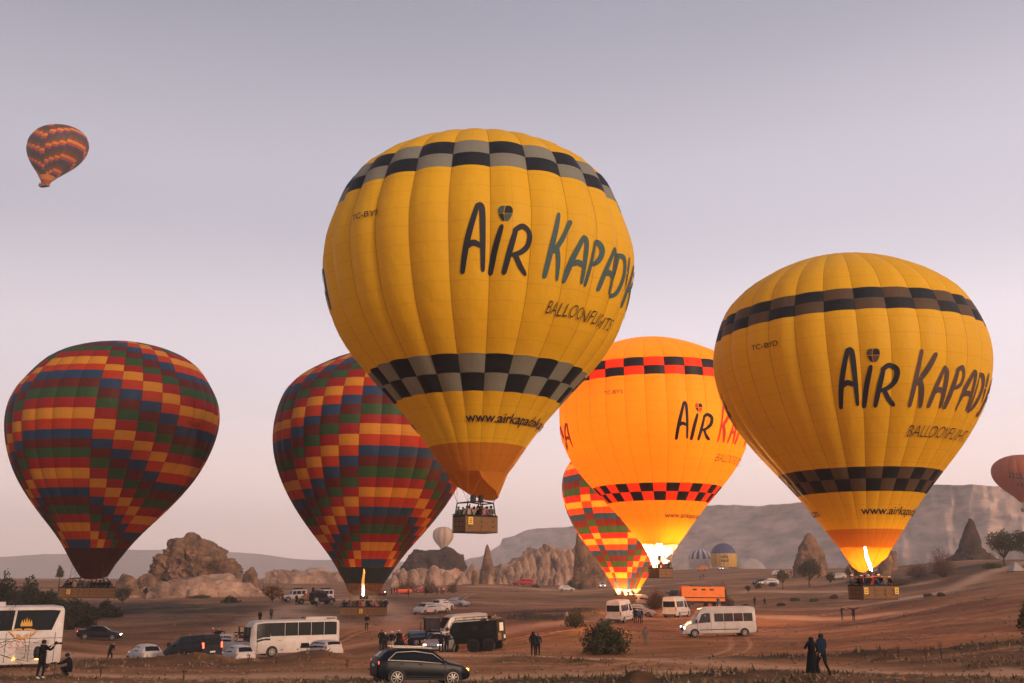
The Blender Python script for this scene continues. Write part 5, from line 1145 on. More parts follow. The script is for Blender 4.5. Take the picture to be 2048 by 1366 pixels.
def coach():
    sp = bus_spec(11.0, 3.55, 1.25, 2.2); b, f = -5.5, 5.5
    sp['side'] = [(b + 2.75, f - .6, f - .5, b + 2.65, .0, .88), (b + .62, b + 2.65, b + 2.53, b + .22, .0, .88)]
    sp['boxes'] = [('roof_unit', (b + 5.0, 0, 3.68), (3.6, 1.8, .24), 'P'), ('rear_window', (b - .01, 0, 2.6), (.03, 1.9, .9), M_GLASS), ('tail_light', (b - .01, 1.05, 1.1), (.04, .2, .5), 'TAIL', True)]
    r = vehicle('coach', 'large white coach with a gold crest, cut by the left edge of the frame', 'bus', -73, 60, 207, sp, P_WHITE)
    # flank towards the camera is the local +Y side
    y = 1.275
    for x in (b + 1.75, b + 3.0, b + .40): m = MB(); m.box((x, y, 1.25), (.02, .02, 1.65), M_TRIM); m.build('panel_seam', r)
    m = MB(); m.box((-1.5, y, 1.75), (8.0, .016, .02), M_TRIM); m.build('panel_seam', r)
    for k in range(14):
        m = MB(); ln = 1.7 - max(0, k - 8) * .22; m.box((b + .62 + ln / 2 + .08, y + .005, .62 + k * .075), (ln, .012, .014), M_TRIM); m.build('vent_slat', r)
    for x in (b + 1.28, b + 2.5): m = MB(); m.box((x, y + .012, .62), (.16, .04, .12), M_AMB); m.build('side_lamp', r)
    o = flat_text(r, 'S.S.S', (b + 2.38, y + .012, 1.40), (PI / 2, 0, PI), .50, M_SALMON, shear=.12)
    # crest: rings of leaf shapes and a crown, printed
    cx, cz = b + 2.15, 1.90
    def ribbon(pts, w, nm='crest_stroke', m=M_GOLD, yy=y + .02):
        P = resample(pts, 5); d = np.gradient(P, axis=0); d /= np.linalg.norm(d, axis=1)[:, None] + 1e-9; n = np.stack([-d[:, 1], d[:, 0]], -1); mb = MB()
        mb.grid([[(a[0], yy, a[1]) for a in P + n * w], [(a[0], yy, a[1]) for a in P - n * w]], m); return mb.build(nm, r)
    for k, rr in enumerate((.10, .17, .24, .31)):
        for sg in (-1, 1): ribbon([(cx + sg * rr * math.sin(a), cz - rr * .75 * math.cos(a)) for a in np.linspace(.15, 2.2, 6)], .022)
    for sg in (-1, 1):
        for k in range(5): ribbon([(cx + sg * (.34 + .06 * k), cz - .14 + .05 * k), (cx + sg * (.46 + .05 * k), cz - .02 + .05 * k), (cx + sg * (.44 + .09 * k), cz + .08 + .05 * k)], .024)
        ribbon([(cx + sg * .05, cz + .36), (cx + sg * .35, cz + .37), (cx + sg * .66, cz + .28)], .04, yy=y + .01)
    yc = y - .02
    for k in range(5):
        x = cx - .15 + (k - 2) * .12; mb = MB(); h = .30 if k in (0, 4) else (.36 if k in (1, 3) else .44)
        mb.poly([(x - .08, y - .015, cz + .62), (x + .08, y - .015, cz + .62), (x + .03, y - .03, cz + .62 + h * .6), (x, y - .03, cz + .62 + h), (x - .03, y - .03, cz + .62 + h * .6)], M_GOLD); mb.build('crown_point', r)
    mb = MB(); mb.box((cx - .15, y + .0, cz + .58), (.62, .03, .09), M_GOLD); mb.build('crown_band', r)
coach()

vehicle('saloon_car', 'black saloon car driving right with its lamps lit, beside the coach', 'car', 207, 111, 17, S_SEDAN, P_BLACK, on=('head', 'tail'))
vehicle('hatchback_car', 'white hatchback seen from behind, left of the black van', 'car', 299, 85, 128, S_HATCH, P_WHITE)
vehicle('hatchback_car', 'white hatchback seen from behind, in front of the white pickup', 'car', 483, 86, 124, S_HATCH, P_WHITE)
S_VB = dict(S_VANLOW); S_VB['side'] = S_VANLOW['side']
vehicle('panel_van', 'black van with red tail lamps lit between the two white hatchbacks', 'van', 392, 81, 146, S_VB, P_BLACK, on=('tail',))
mp = vehicle('people_carrier', 'white people carrier with its door open, at the tail of the midibus', 'car', 648, 88, 130, S_MPV, P_WHITE)
d = MB(); d.box((.55, 1.25, .70), (.95, .06, .75), P_WHITE, rz=1.15); do = d.build('open_door', mp)
d = MB(); d.box((.55, 1.25, 1.28), (.80, .04, .42), M_GLASS, rz=1.15, taper=.8); d.build('door_glass', do)
vehicle('suv_car', 'dark navy estate SUV with silver roof rails in the foreground', 'car', 843, 50.5, 20, S_SUV, P_NAVY, on=('tail',))
# pickup
S_PICK = dict(st=[(-2.6,.50,1.05,1.08,.80,.86,.84,.0),(-2.55,.42,1.08,1.10,.84,.88,.86,.0),(-1.1,.38,1.10,1.12,.86,.90,.86,.0),(-.98,.38,1.10,1.68,.86,.90,.66,.03),(-.3,.36,1.08,1.76,.86,.90,.68,.04),(.45,.36,1.06,1.70,.86,.90,.66,.03),(1.10,.36,1.04,1.12,.86,.90,.78,.04),(2.2,.38,.98,1.02,.84,.88,.76,.04),(2.5,.45,.80,.84,.76,.80,.66,.01)],
    wheels=[(1.65,.38),(-1.65,.38)], side=[(-.90,-.12,-.12,-.84,.10,.88),(-.06,.98,.46,-.06,.10,.88)], slope=[('windscreen',1.04,.52,.8,.88)],
    boxes=[('tail_light',(-2.58,.82,.90),(.06,.12,.3),'TAIL',True),('headlight',(2.44,.66,.82),(.14,.28,.16),'HEAD',True),('wing_mirror',(.85,1.0,1.14),(.12,.2,.16),'P',True),('load_bed',(-1.78,0,1.115),(1.4,1.5,.02),M_SEAT),('door_handle',(-.3,.93,.98),(.16,.03,.03),'P',True)])
pk = vehicle('pickup_truck', 'white double cab pickup carrying a motorcycle, behind the white hatchback', 'pickup', 452, 100, 188, S_PICK, P_WHITE)
mc = empty('motorcycle', pk.location + Vector((1.75, .0, 1.12)), .1, label='dark motorcycle standing on the bed of the white pickup', cat='motorcycle')
for x in (-.62, .62):
    w_ = MB(); w_.lathe([(-.05, .24), (-.05, .31), (.05, .31), (.05, .24)], M_TYRE, n=16); w_.lathe([(0, .03), (0, .001)], M_RIM, n=6)
    for k in range(6): a = PI * k / 3; w_.tube([(0, 0, 0), (.25 * math.cos(a), 0, .25 * math.sin(a))], .012, M_RIM, n=3)
    o = w_.build('wheel', mc); o.location = (x, 0, .31)
b_ = MB(); b_.tube([(-.62, 0, .31), (-.3, 0, .6), (.35, 0, .78), (.62, 0, .31)], .045, M_TRIM); b_.box((0, 0, .42), (.42, .24, .32), M_STEEL); b_.box((.12, 0, .78), (.45, .22, .20), P_BLACK, taper=.7); b_.build('frame', mc)
b_ = MB(); b_.box((-.38, 0, .80), (.6, .22, .10), M_TRIM); b_.build('saddle', mc)
b_ = MB(); b_.tube([(.35, -.34, 1.02), (.42, 0, .98), (.35, .34, 1.02)], .02, M_STEEL); b_.tube([(.42, 0, .98), (.60, 0, .40)], .03, M_STEEL); b_.build('handlebar', mc)
# vans and cars in the field
vehicle('minibus', 'long white minibus with lit headlamps driving left across the orange lit field', 'van', 1432, 98, 183, S_VANL, P_WHITE, on=('head',))
vehicle('minibus', 'white minibus seen from behind with an open sliding door, under the glowing patchwork balloon', 'van', 1241, 125, 66, S_VAN, P_WHITE)
vehicle('minibus', 'white minibus seen from behind, in front of the orange truck', 'van', 1352, 134, 62, S_VAN, P_WHITE)
vehicle('minibus', 'cream minibus half hidden behind the dark six wheeled truck', 'van', 918, 101, 212, S_VAN, P_BEIGE)
S_VJ = S_MPV
S_SUVH = dict(S_SUV); S_SUVH['boxes'] = [(n_, c_, d_, 'HEAD' if n_ == 'headlight' else m_, *e_) for (n_, c_, d_, m_, *e_) in S_SUV['boxes']]; del S_SUVH['chrome']
vehicle('jeep_car', 'silver car facing the camera with lit headlamps, beside the dark truck', 'car', 880, 90, 258, S_SUVH, P_SILV, on=('head',))
vehicle('people_carrier', 'white people carrier facing left, first of the three parked cars in the middle field', 'car', 851, 150, 243, S_MPV, P_WHITE)
vehicle('saloon_car', 'white car in the middle of the three parked cars', 'car', 874, 156, 48, S_SEDAN, P_WHITE)
vehicle('hatchback_car', 'white hatchback at the right of the three parked cars', 'car', 886, 162, 60, S_HATCH, P_WHITE)
vehicle('saloon_car', 'white saloon car parked alone, facing right in the middle field', 'car', 914, 173, -32, S_SEDAN, P_WHITE)
vehicle('off_road_car', 'white car behind the minibus with the open door', 'car', 1278, 136, -20, S_HATCH, P_WHITE)
vehicle('off_road_car', 'cream van lit orange behind the small white car', 'van', 1282, 150, -15, S_VANLOW, P_BEIGE)
for i, (px, Y, hd, sp, pt, lb, on) in enumerate([(1133,270,5,S_HATCH,P_WHITE,'tiny white car alone on the far field left of the glowing balloons',()),(1188,330,190,S_SEDAN,P_SILV,'tiny pale car by the shrubs left of the distant headlamps',()),(1205,292,268,S_HATCH,P_BEIGE,'tiny distant car facing the camera with both headlamps lit',('head',)),
    (1050,300,175,S_VANLOW,P_RED,'dark red truck like van parked under the pale rock cones',()),(1038,305,170,S_HATCH,P_RED,'small dark red car behind the red van under the pale cones',()),(848,243,190,S_SUV,P_RED,'dark red car parked left of the person in black under the rocks',()),(864,246,10,S_HATCH,P_RED,'second dark red car under the rocks, right one',()),
    (1521,262,200,S_HATCH,P_BLACK,'small dark car on the slope left of the far white jeep',()),(1539,256,190,S_SUV,P_WHITE,'small white jeep on the slope by the little shrubs',()),(1560,330,0,S_SUV,P_WHITE,'tiny white jeep on the ridge left of the blunt rock tower',()),(1677,262,180,S_HATCH,P_BEIGE,'tiny pale car right of the blunt rock tower',()),
    (1443,430,270,S_HATCH,P_WHITE,'tiny car with bright lamps in front of the yellow standing balloon',('head',)),(1405,430,180,S_VANLOW,P_ORG,'tiny orange van before the striped standing balloon',()),(1400,185,180,S_SEDAN,P_WHITE,'white car roof showing above the orange truck',())]):
    z_ = gz(colx(px, Y), Y)
    vehicle('distant_car', lb, 'car', px, Y, hd, sp, pt, on=on, z=z_ + (0.9 if px == 1400 else 0))
# land rover style jeeps on the left rise
S_LR = dict(st=[(-2.0,.5,1.10,1.95,.80,.86,.74,.0),(-1.9,.45,1.12,2.0,.82,.88,.76,.04),(.2,.45,1.10,2.0,.82,.88,.76,.04),(.45,.45,1.10,1.9,.82,.88,.74,.03),(.75,.45,1.08,1.14,.82,.88,.78,.03),(1.85,.48,1.02,1.06,.80,.86,.76,.03),(2.0,.55,.98,1.0,.76,.82,.7,.0)],
    wheels=[(1.3,.42),(-1.25,.42)], side=[(-1.75,-1.1,-1.1,-1.75,.14,.82),(-.98,-.25,-.25,-.98,.14,.82),(-.15,.55,.40,-.15,.14,.82)], slope=[('windscreen',.70,.48,.84,.9)],
    boxes=[('grille',(2.0,0,.82),(.06,1.1,.34),M_TRIM),('front_bumper',(2.08,0,.55),(.16,1.7,.18),M_TRIM),('headlight',(2.0,.62,.84),(.05,.2,.2),M_HEAD,True),('spare_wheel',(-2.1,0,1.1),(.18,.6,.6),M_TYRE),('roof_rack',(-.8,0,2.14),(2.2,1.4,.06),M_TRIM),('roof_load',(-.7,0,2.24),(1.4,1.1,.16),M_SEAT),('rear_window',(-2.01,0,1.6),(.02,1.0,.5),M_GLASS),('tail_light',(-2.01,.72,.95),(.03,.12,.14),'TAIL',True)])
vehicle('off_road_jeep', 'white off-road jeep with a loaded roof rack on the left rise', 'jeep', 590, 180, 205, S_LR, P_WHITE)
S_OPEN = dict(S_LR); S_OPEN['boxes'] = S_LR['boxes'][:3] + [('roll_bar', (-.2, 0, 1.75), (.06, 1.5, .06), M_TRIM), ('roll_bar', (-1.5, 0, 1.75), (.06, 1.5, .06), M_TRIM)]
S_OPEN['st'] = [(-2.0,.5,1.05,1.12,.80,.86,.78,.0),(-1.9,.45,1.08,1.14,.82,.88,.80,.0),(.35,.45,1.10,1.16,.82,.88,.80,.0),(.45,.45,1.10,1.62,.82,.88,.74,.0),(.62,.45,1.08,1.14,.82,.88,.78,.03),(1.85,.48,1.02,1.06,.80,.86,.76,.03),(2.0,.55,.98,1.0,.76,.82,.7,.0)]; S_OPEN['side'] = []; S_OPEN['slope'] = []
vehicle('off_road_jeep', 'open topped yellow ochre jeep full of people on the left rise', 'jeep', 618, 174, 200, S_OPEN, P_YEL)
vehicle('off_road_jeep', 'dark red and black jeep seen from behind at the right end of the jeeps', 'jeep', 645, 171, 40, S_LR, P_BLACK)
vehicle('off_road_jeep', 'white jeep behind the dark red and black jeep', 'jeep', 644, 186, 215, S_LR, P_WHITE)

# orange lorry
S_LORRY = dict(st=[(2.75,.7,1.5,2.55,1.05,1.15,1.0,.0),(2.85,.6,1.5,2.65,1.1,1.2,1.02,.03),(3.9,.6,1.5,2.65,1.1,1.2,1.02,.03),(4.2,.6,1.45,2.2,1.1,1.18,1.0,.02),(4.3,.7,1.3,1.6,1.0,1.1,.95,.0)], wheels=[(3.5,.48)], ww=.3, rim=P_ORG, side=[(3.1,3.95,3.85,3.1,.1,.75)],
    boxes=[('windscreen',(4.22,0,2.05),(.04,1.8,.6),M_GLASS),('headlight',(4.31,.8,.95),(.04,.25,.2),M_HEAD,True)])
lo = vehicle('lorry', 'orange box lorry with a dark stripe parked behind the minibuses', 'truck', 1392, 150, 183, S_LORRY, P_BLACK)
def part(root, nm, boxes, m=None, tubes=()):
    mb = MB()
    for bx in boxes: mb.box(bx[0], bx[1], bx[2] if len(bx) > 2 else m)
    for t in tubes: mb.tube(t[0], t[1], t[2])
    return mb.build(nm, root)
bx = part(lo, 'cargo_box', [((-.75, 0, 2.15), (6.3, 2.3, 2.05))], P_ORG)
part(lo, 'stripe', [((-.75, 1.155, 1.62), (6.3, .03, .14), M_TRIM)]); part(lo, 'stripe', [((-.75, -1.155, 1.62), (6.3, .03, .14), M_TRIM)])
part(lo, 'chassis', [((-.3, 0, .95), (6.8, 1.0, .26), M_TRIM)]); part(lo, 'fuel_tank', [((1.3, 1.0, .8), (1.2, .4, .5), M_TRIM)]); part(lo, 'fuel_tank', [((1.3, -1.0, .8), (1.2, .4, .5), M_TRIM)])
for x in (-2.0, -.8, .5): part(lo, 'vent', [((x, 1.165, 2.75), (.62, .03, .22), M_TRIM)]); part(lo, 'vent', [((x, -1.165, 2.75), (.62, .03, .22), M_TRIM)])
part(lo, 'mudguard', [((-2.2, 0, 1.02), (2.4, 2.3, .06), M_TRIM)])
for x in (-1.7, -2.9):
    for sg in (-1, 1): wheel(lo, x, sg * .98, .48, .3, P_ORG, 6)
part(lo, 'lift_gate', [((-4.05, 0, 1.9), (.22, 2.1, 1.9), M_SEAT)]); part(lo, 'roof_load', [((-.6, 0, 3.24), (3.0, 1.4, .14), M_SEAT)])
# six wheeled dark expedition truck
S_SIX = dict(st=[(-3.0,.9,1.6,2.55,.95,1.05,.98,.0),(-2.9,.8,1.6,2.62,1.0,1.1,1.0,.02),(1.2,.8,1.6,2.62,1.0,1.1,1.0,.02),(1.35,.8,1.55,2.35,1.0,1.1,.96,.02),(1.75,.8,1.48,1.6,.98,1.05,.9,.02),(2.9,.85,1.35,1.4,.9,.98,.85,.02),(3.0,.95,1.25,1.3,.8,.9,.8,.0)], wheels=[(2.1,.56),(-.7,.56),(-2.15,.56)], ww=.36, rim=M_TRIM, side=[(-2.6,-1.9,-1.9,-2.6,.2,.8),(.55,1.2,1.2,.55,.1,.85),(-1.2,-.5,-.5,-1.2,.2,.8)], slope=[('windscreen',1.68,1.38,.85,.9)],
    boxes=[('rear_window',(-3.02,.0,2.05),(.03,.9,.7),M_PLATE),('rear_panel',(-3.02,.55,1.25),(.04,.8,.6),P_CAMO),('number_plate',(-3.05,-.6,1.2),(.02,.4,.3),M_PLATE),('tail_light',(-3.03,.9,1.05),(.04,.12,.2),'TAIL',True),('bull_bar',(3.1,0,1.0),(.1,1.7,.5),M_TRIM),('roof_rack',(-.9,0,2.80),(3.8,1.9,.05),M_TRIM)]+[('rack_post',(x,.92,2.9),(.04,.04,.25),M_STEEL,True) for x in (-2.7,-1.8,-.9,0,.9)]+[('rack_rail',(-.9,.92,3.02),(3.7,.04,.04),M_STEEL,True),('jerry_can',(-2.2,0,2.95),(.4,1.2,.22),M_TRIM),('rack_board',(-.2,.9,2.72),(2.4,.04,.10),M_PLATE,True)])
vehicle('expedition_truck', 'dark high expedition truck with six wheels and a roof rack, beside the tractor', 'truck', 943, 92, 160, S_SIX, P_GREEN)
# tractor
tp = gpos(858, 98); tr_ = empty('tractor', tp, math.radians(200), label='blue tractor with a glazed cab and a front loader bucket', cat='tractor')
part(tr_, 'bonnet', [((1.1, 0, 1.15), (1.5, .8, .6), P_BLUE), ((1.88, 0, 1.05), (.06, .7, .5), M_TRIM)]); part(tr_, 'chassis', [((.5, 0, .75), (2.6, .5, .3), M_TRIM)])
cb_ = part(tr_, 'cab', [((-.35, 0, 1.05), (1.3, 1.3, .5), P_BLUE), ((-.35, 0, 2.55), (1.45, 1.45, .14), P_BLACK)]); part(cb_, 'cab_glass', [((-.35, 0, 1.9), (1.15, 1.15, 1.15), M_GLASSL)])
for x in (-.95, .25):
    for y in (-.6, .6): part(cb_, 'cab_pillar', [((x, y, 1.9), (.07, .07, 1.25), P_BLACK)])
for sg in (-1, 1): wheel(tr_, -.6, sg * .85, .72, .42, M_RIMW, 6, .5); wheel(tr_, 1.35, sg * .72, .44, .3, M_RIMW, 6, .5); part(tr_, 'mudguard', [((-.6, sg * .85, 1.5), (1.2, .45, .06), P_BLUE)])
part(tr_, 'headlight', [((1.9, .22, 1.3), (.04, .16, .12), M_HEAD)]); part(tr_, 'headlight', [((1.9, -.22, 1.3), (.04, .16, .12), M_HEAD)])
part(tr_, 'loader_arm', [], tubes=[([(.3, .5, 1.2), (1.9, .5, 1.1), (2.6, .5, .45)], .06, M_TRIM)]); part(tr_, 'loader_arm', [], tubes=[([(.3, -.5, 1.2), (1.9, -.5, 1.1), (2.6, -.5, .45)], .06, M_TRIM)])
bk_ = MB(); bk_.grid([[(2.55, -.9, .75), (2.55, .9, .75)], [(2.6, -.9, .3), (2.6, .9, .3)], [(2.8, -.9, .08), (2.8, .9, .08)], [(3.4, -.9, .05), (3.4, .9, .05)]], M_TRIM); bk_.poly([(2.55, -.9, .75), (2.6, -.9, .3), (2.8, -.9, .08), (3.4, -.9, .05)], M_TRIM); bk_.poly([(2.55, .9, .75), (3.4, .9, .05), (2.8, .9, .08), (2.6, .9, .3)], M_TRIM); bk_.build('bucket', tr_)
part(tr_, 'exhaust', [], tubes=[([(.8, .3, 1.4), (.8, .3, 2.2)], .04, M_TRIM)])
# quad bike and the roll of orange cloth on the far ground
qb = gpos(764, 222); q_ = empty('quad_bike', qb, math.radians(-15), label='quad bike with one bright lamp behind the skirt of the patchwork balloon', cat='quad bike')
part(q_, 'bike_body', [((0, 0, .75), (1.3, .5, .35), P_RED), ((-.2, 0, 1.0), (.7, .4, .16), M_TRIM)]); part(q_, 'handlebar', [], tubes=[([(.4, -.4, 1.2), (.4, .4, 1.2)], .03, M_TRIM)]); part(q_, 'headlight', [((.68, .0, .9), (.06, .2, .16), M_HEADON)])
for x in (-.55, .6):
    for sg in (-1, 1): wheel(q_, x, sg * .5, .32, .24, M_TRIM)
rp = gpos(806, 228, .55); ro = empty('fabric_roll', rp, math.radians(3), label='long orange fabric roll held off the ground by people far back', cat='fabric roll')
m_ = MB(); m_.tube([(-2.1, 0, .1), (-1.2, 0, .28), (0, 0, .22), (1.2, 0, .3), (2.0, 0, .2)], [.3, .42, .45, .42, .32], mat('orange_cloth', (.75, .10, .03), .7), n=10); m_.build('cloth', ro, smooth=50)
tn = gpos(2036, 190); tt_ = empty('small_tent', tn, .3, label='small white ridge tent under the trees at the top of the slope track', cat='tent')
m_ = MB(); V4 = [(-1.5, -1, 0), (1.5, -1, 0), (1.5, 1, 0), (-1.5, 1, 0), (0, -.1, 1.7), (0, .1, 1.7)]
for f in ((0, 1, 4), (1, 2, 5, 4), (2, 3, 5), (3, 0, 4, 5)): m_.poly([V4[i] for i in f], Fb['white'])
m_.build('canvas', tt_)

# ------------------------------------------------------------------ people
SKIN = mat('skin', (.36, .19, .13), .6); HAIR = mat('hair_dark', (.012, .009, .008), .8); SHOE = mat('shoe_dark', (.02, .02, .02), .8); SHOEW = mat('shoe_white', (.5, .48, .45), .8)
CL = dict(black=mat('cloth_black', (.010, .012, .016), .95, spec=.05), navy=mat('cloth_navy', (.012, .022, .045), .95, spec=.05), grey=mat('cloth_grey', (.12, .11, .11), .95), blue=mat('cloth_blue', (.03, .07, .16), .95), red=mat('cloth_red', (.35, .03, .04), .95),
          white=mat('cloth_white', (.55, .52, .50), .95), beige=mat('cloth_beige', (.32, .25, .18), .95), orange=mat('cloth_orange', (.65, .20, .03), .95), brown=mat('cloth_brown', (.09, .05, .03), .95), pink=mat('cloth_pink', (.45, .15, .17), .95), green=mat('cloth_green', (.03, .055, .035), .95))
BASE = dict(pel=(0, 0, .95), waist=(0, 0, 1.10), chest=(0, 0, 1.28), neck=(0, -.01, 1.47), hd=(0, -.02, 1.57), top=(0, -.015, 1.68),
    sl=(.17, 0, 1.41), el=(.24, .02, 1.13), wl=(.25, -.06, .88), hl=(.25, -.08, .80), sr=(-.17, 0, 1.41), er=(-.24, .02, 1.13), wr=(-.25, -.06, .88), hr=(-.25, -.08, .80),
    pl=(.09, 0, .90), kl=(.10, -.02, .50), al=(.11, .02, .09), tl=(.13, -.15, .035), pr=(-.09, 0, .90), kr=(-.10, -.02, .50), ar=(-.11, .02, .09), tr=(-.13, -.15, .035))
EDG = [('pel', 'waist', 'top'), ('waist', 'chest', 'top'), ('chest', 'neck', 'top'), ('neck', 'hd', 'head'), ('hd', 'top', 'head')] + [e for s in 'lr' for e in
      (('chest', 's' + s, 'top'), ('s' + s, 'e' + s, 'top'), ('e' + s, 'w' + s, 'top'), ('w' + s, 'h' + s, 'hand'), ('pel', 'p' + s, 'leg'), ('p' + s, 'k' + s, 'leg'), ('k' + s, 'a' + s, 'leg'), ('a' + s, 't' + s, 'foot'))]
RAD = dict(pel=(.155, .12), waist=(.15, .11), chest=(.17, .125), neck=(.058, .06), hd=(.088, .105), top=(.06, .075), s=(.078, .078), e=(.052, .052), w=(.038, .038), h=(.040, .026), p=(.095, .10), k=(.062, .064), a=(.045, .05), t=(.042, .035))
def P_(**k): d = dict(BASE); d.update(k); return d
POSES = dict(
  stand=P_(),
  pockets=P_(el=(.27, .06, 1.16), wl=(.20, -.06, .98), hl=(.17, -.09, .93), er=(-.27, .06, 1.16), wr=(-.20, -.06, .98), hr=(-.17, -.09, .93)),
  photo=P_(el=(.25, -.14, 1.24), wl=(.12, -.30, 1.48), hl=(.06, -.33, 1.54), er=(-.25, -.14, 1.24), wr=(-.12, -.30, 1.48), hr=(-.06, -.33, 1.54), hd=(0, -.04, 1.58)),
  shoot=P_(chest=(0, .02, 1.27), el=(.22, -.22, 1.22), wl=(.10, -.46, 1.42), hl=(.05, -.52, 1.47), er=(-.22, -.18, 1.20), wr=(-.08, -.40, 1.44), hr=(-.03, -.46, 1.49), neck=(0, .0, 1.46), hd=(0, -.03, 1.56), top=(0, .0, 1.67), kl=(.11, -.08, .50), al=(.12, .0, .09), kr=(-.11, .04, .49), ar=(-.12, .12, .09), tr=(-.14, -.05, .035)),
  walk=P_(kl=(.10, -.20, .52), al=(.10, -.28, .10), tl=(.11, -.44, .07), kr=(-.10, .06, .49), ar=(-.10, .34, .13), tr=(-.11, .22, .05), el=(.24, .12, 1.15), wl=(.24, .18, .92), hl=(.24, .18, .84), er=(-.24, -.06, 1.15), wr=(-.24, -.22, .97), hr=(-.24, -.27, .91)),
  stoop=P_(waist=(0, -.05, 1.09), chest=(0, -.16, 1.24), neck=(0, -.26, 1.39), hd=(0, -.33, 1.47), top=(0, -.38, 1.57), sl=(.17, -.22, 1.35), sr=(-.17, -.22, 1.35), el=(.22, -.20, 1.08), wl=(.16, -.30, .90), hl=(.14, -.33, .84), er=(-.22, -.20, 1.08), wr=(-.16, -.30, .90), hr=(-.14, -.33, .84), kl=(.10, -.16, .50), al=(.10, -.10, .09), tl=(.11, -.26, .04), kr=(-.10, .04, .49), ar=(-.10, .26, .12), tr=(-.11, .14, .04)),
  arms=P_(el=(.46, 0, 1.48), wl=(.64, -.02, 1.66), hl=(.70, -.02, 1.72), er=(-.46, 0, 1.47), wr=(-.66, -.02, 1.60), hr=(-.73, -.02, 1.65), kl=(.08, -.02, .5), al=(.07, 0, .09), tl=(.08, -.15, .04), kr=(-.08, 0, .5), ar=(-.08, .03, .09), tr=(-.09, -.12, .04)),
  crouch=P_(pel=(0, .16, .34), waist=(0, .13, .50), chest=(0, .04, .68), neck=(0, -.03, .86), hd=(0, -.07, .96), top=(0, -.09, 1.07), sl=(.17, .02, .81), sr=(-.17, .02, .81), el=(.20, -.22, .64), wl=(.12, -.44, .62), hl=(.07, -.50, .64), er=(-.20, -.22, .64), wr=(-.12, -.44, .62), hr=(-.07, -.50, .64),
      pl=(.10, .14, .34), kl=(.16, -.26, .46), al=(.13, .02, .09), tl=(.14, -.14, .035), pr=(-.10, .14, .34), kr=(-.16, -.24, .44), ar=(-.13, .04, .09), tr=(-.14, -.12, .035)),
  hug=P_(el=(.30, -.02, 1.18), wl=(.26, -.22, 1.22), hl=(.22, -.27, 1.25), er=(-.28, .04, 1.16), wr=(-.22, -.12, 1.0), hr=(-.18, -.16, .95)),
  point=P_(el=(.40, -.10, 1.36), wl=(.62, -.20, 1.36), hl=(.70, -.23, 1.37)),
  rail=P_(el=(.26, -.12, 1.15), wl=(.22, -.32, 1.10), hl=(.20, -.38, 1.10), er=(-.26, -.12, 1.15), wr=(-.22, -.32, 1.10), hr=(-.20, -.38, 1.10)),
  wave=P_(el=(.30, -.04, 1.55), wl=(.26, -.10, 1.78), hl=(.27, -.12, 1.86), er=(-.26, -.12, 1.15), wr=(-.22, -.32, 1.10), hr=(-.20, -.38, 1.10)))
_body = {}
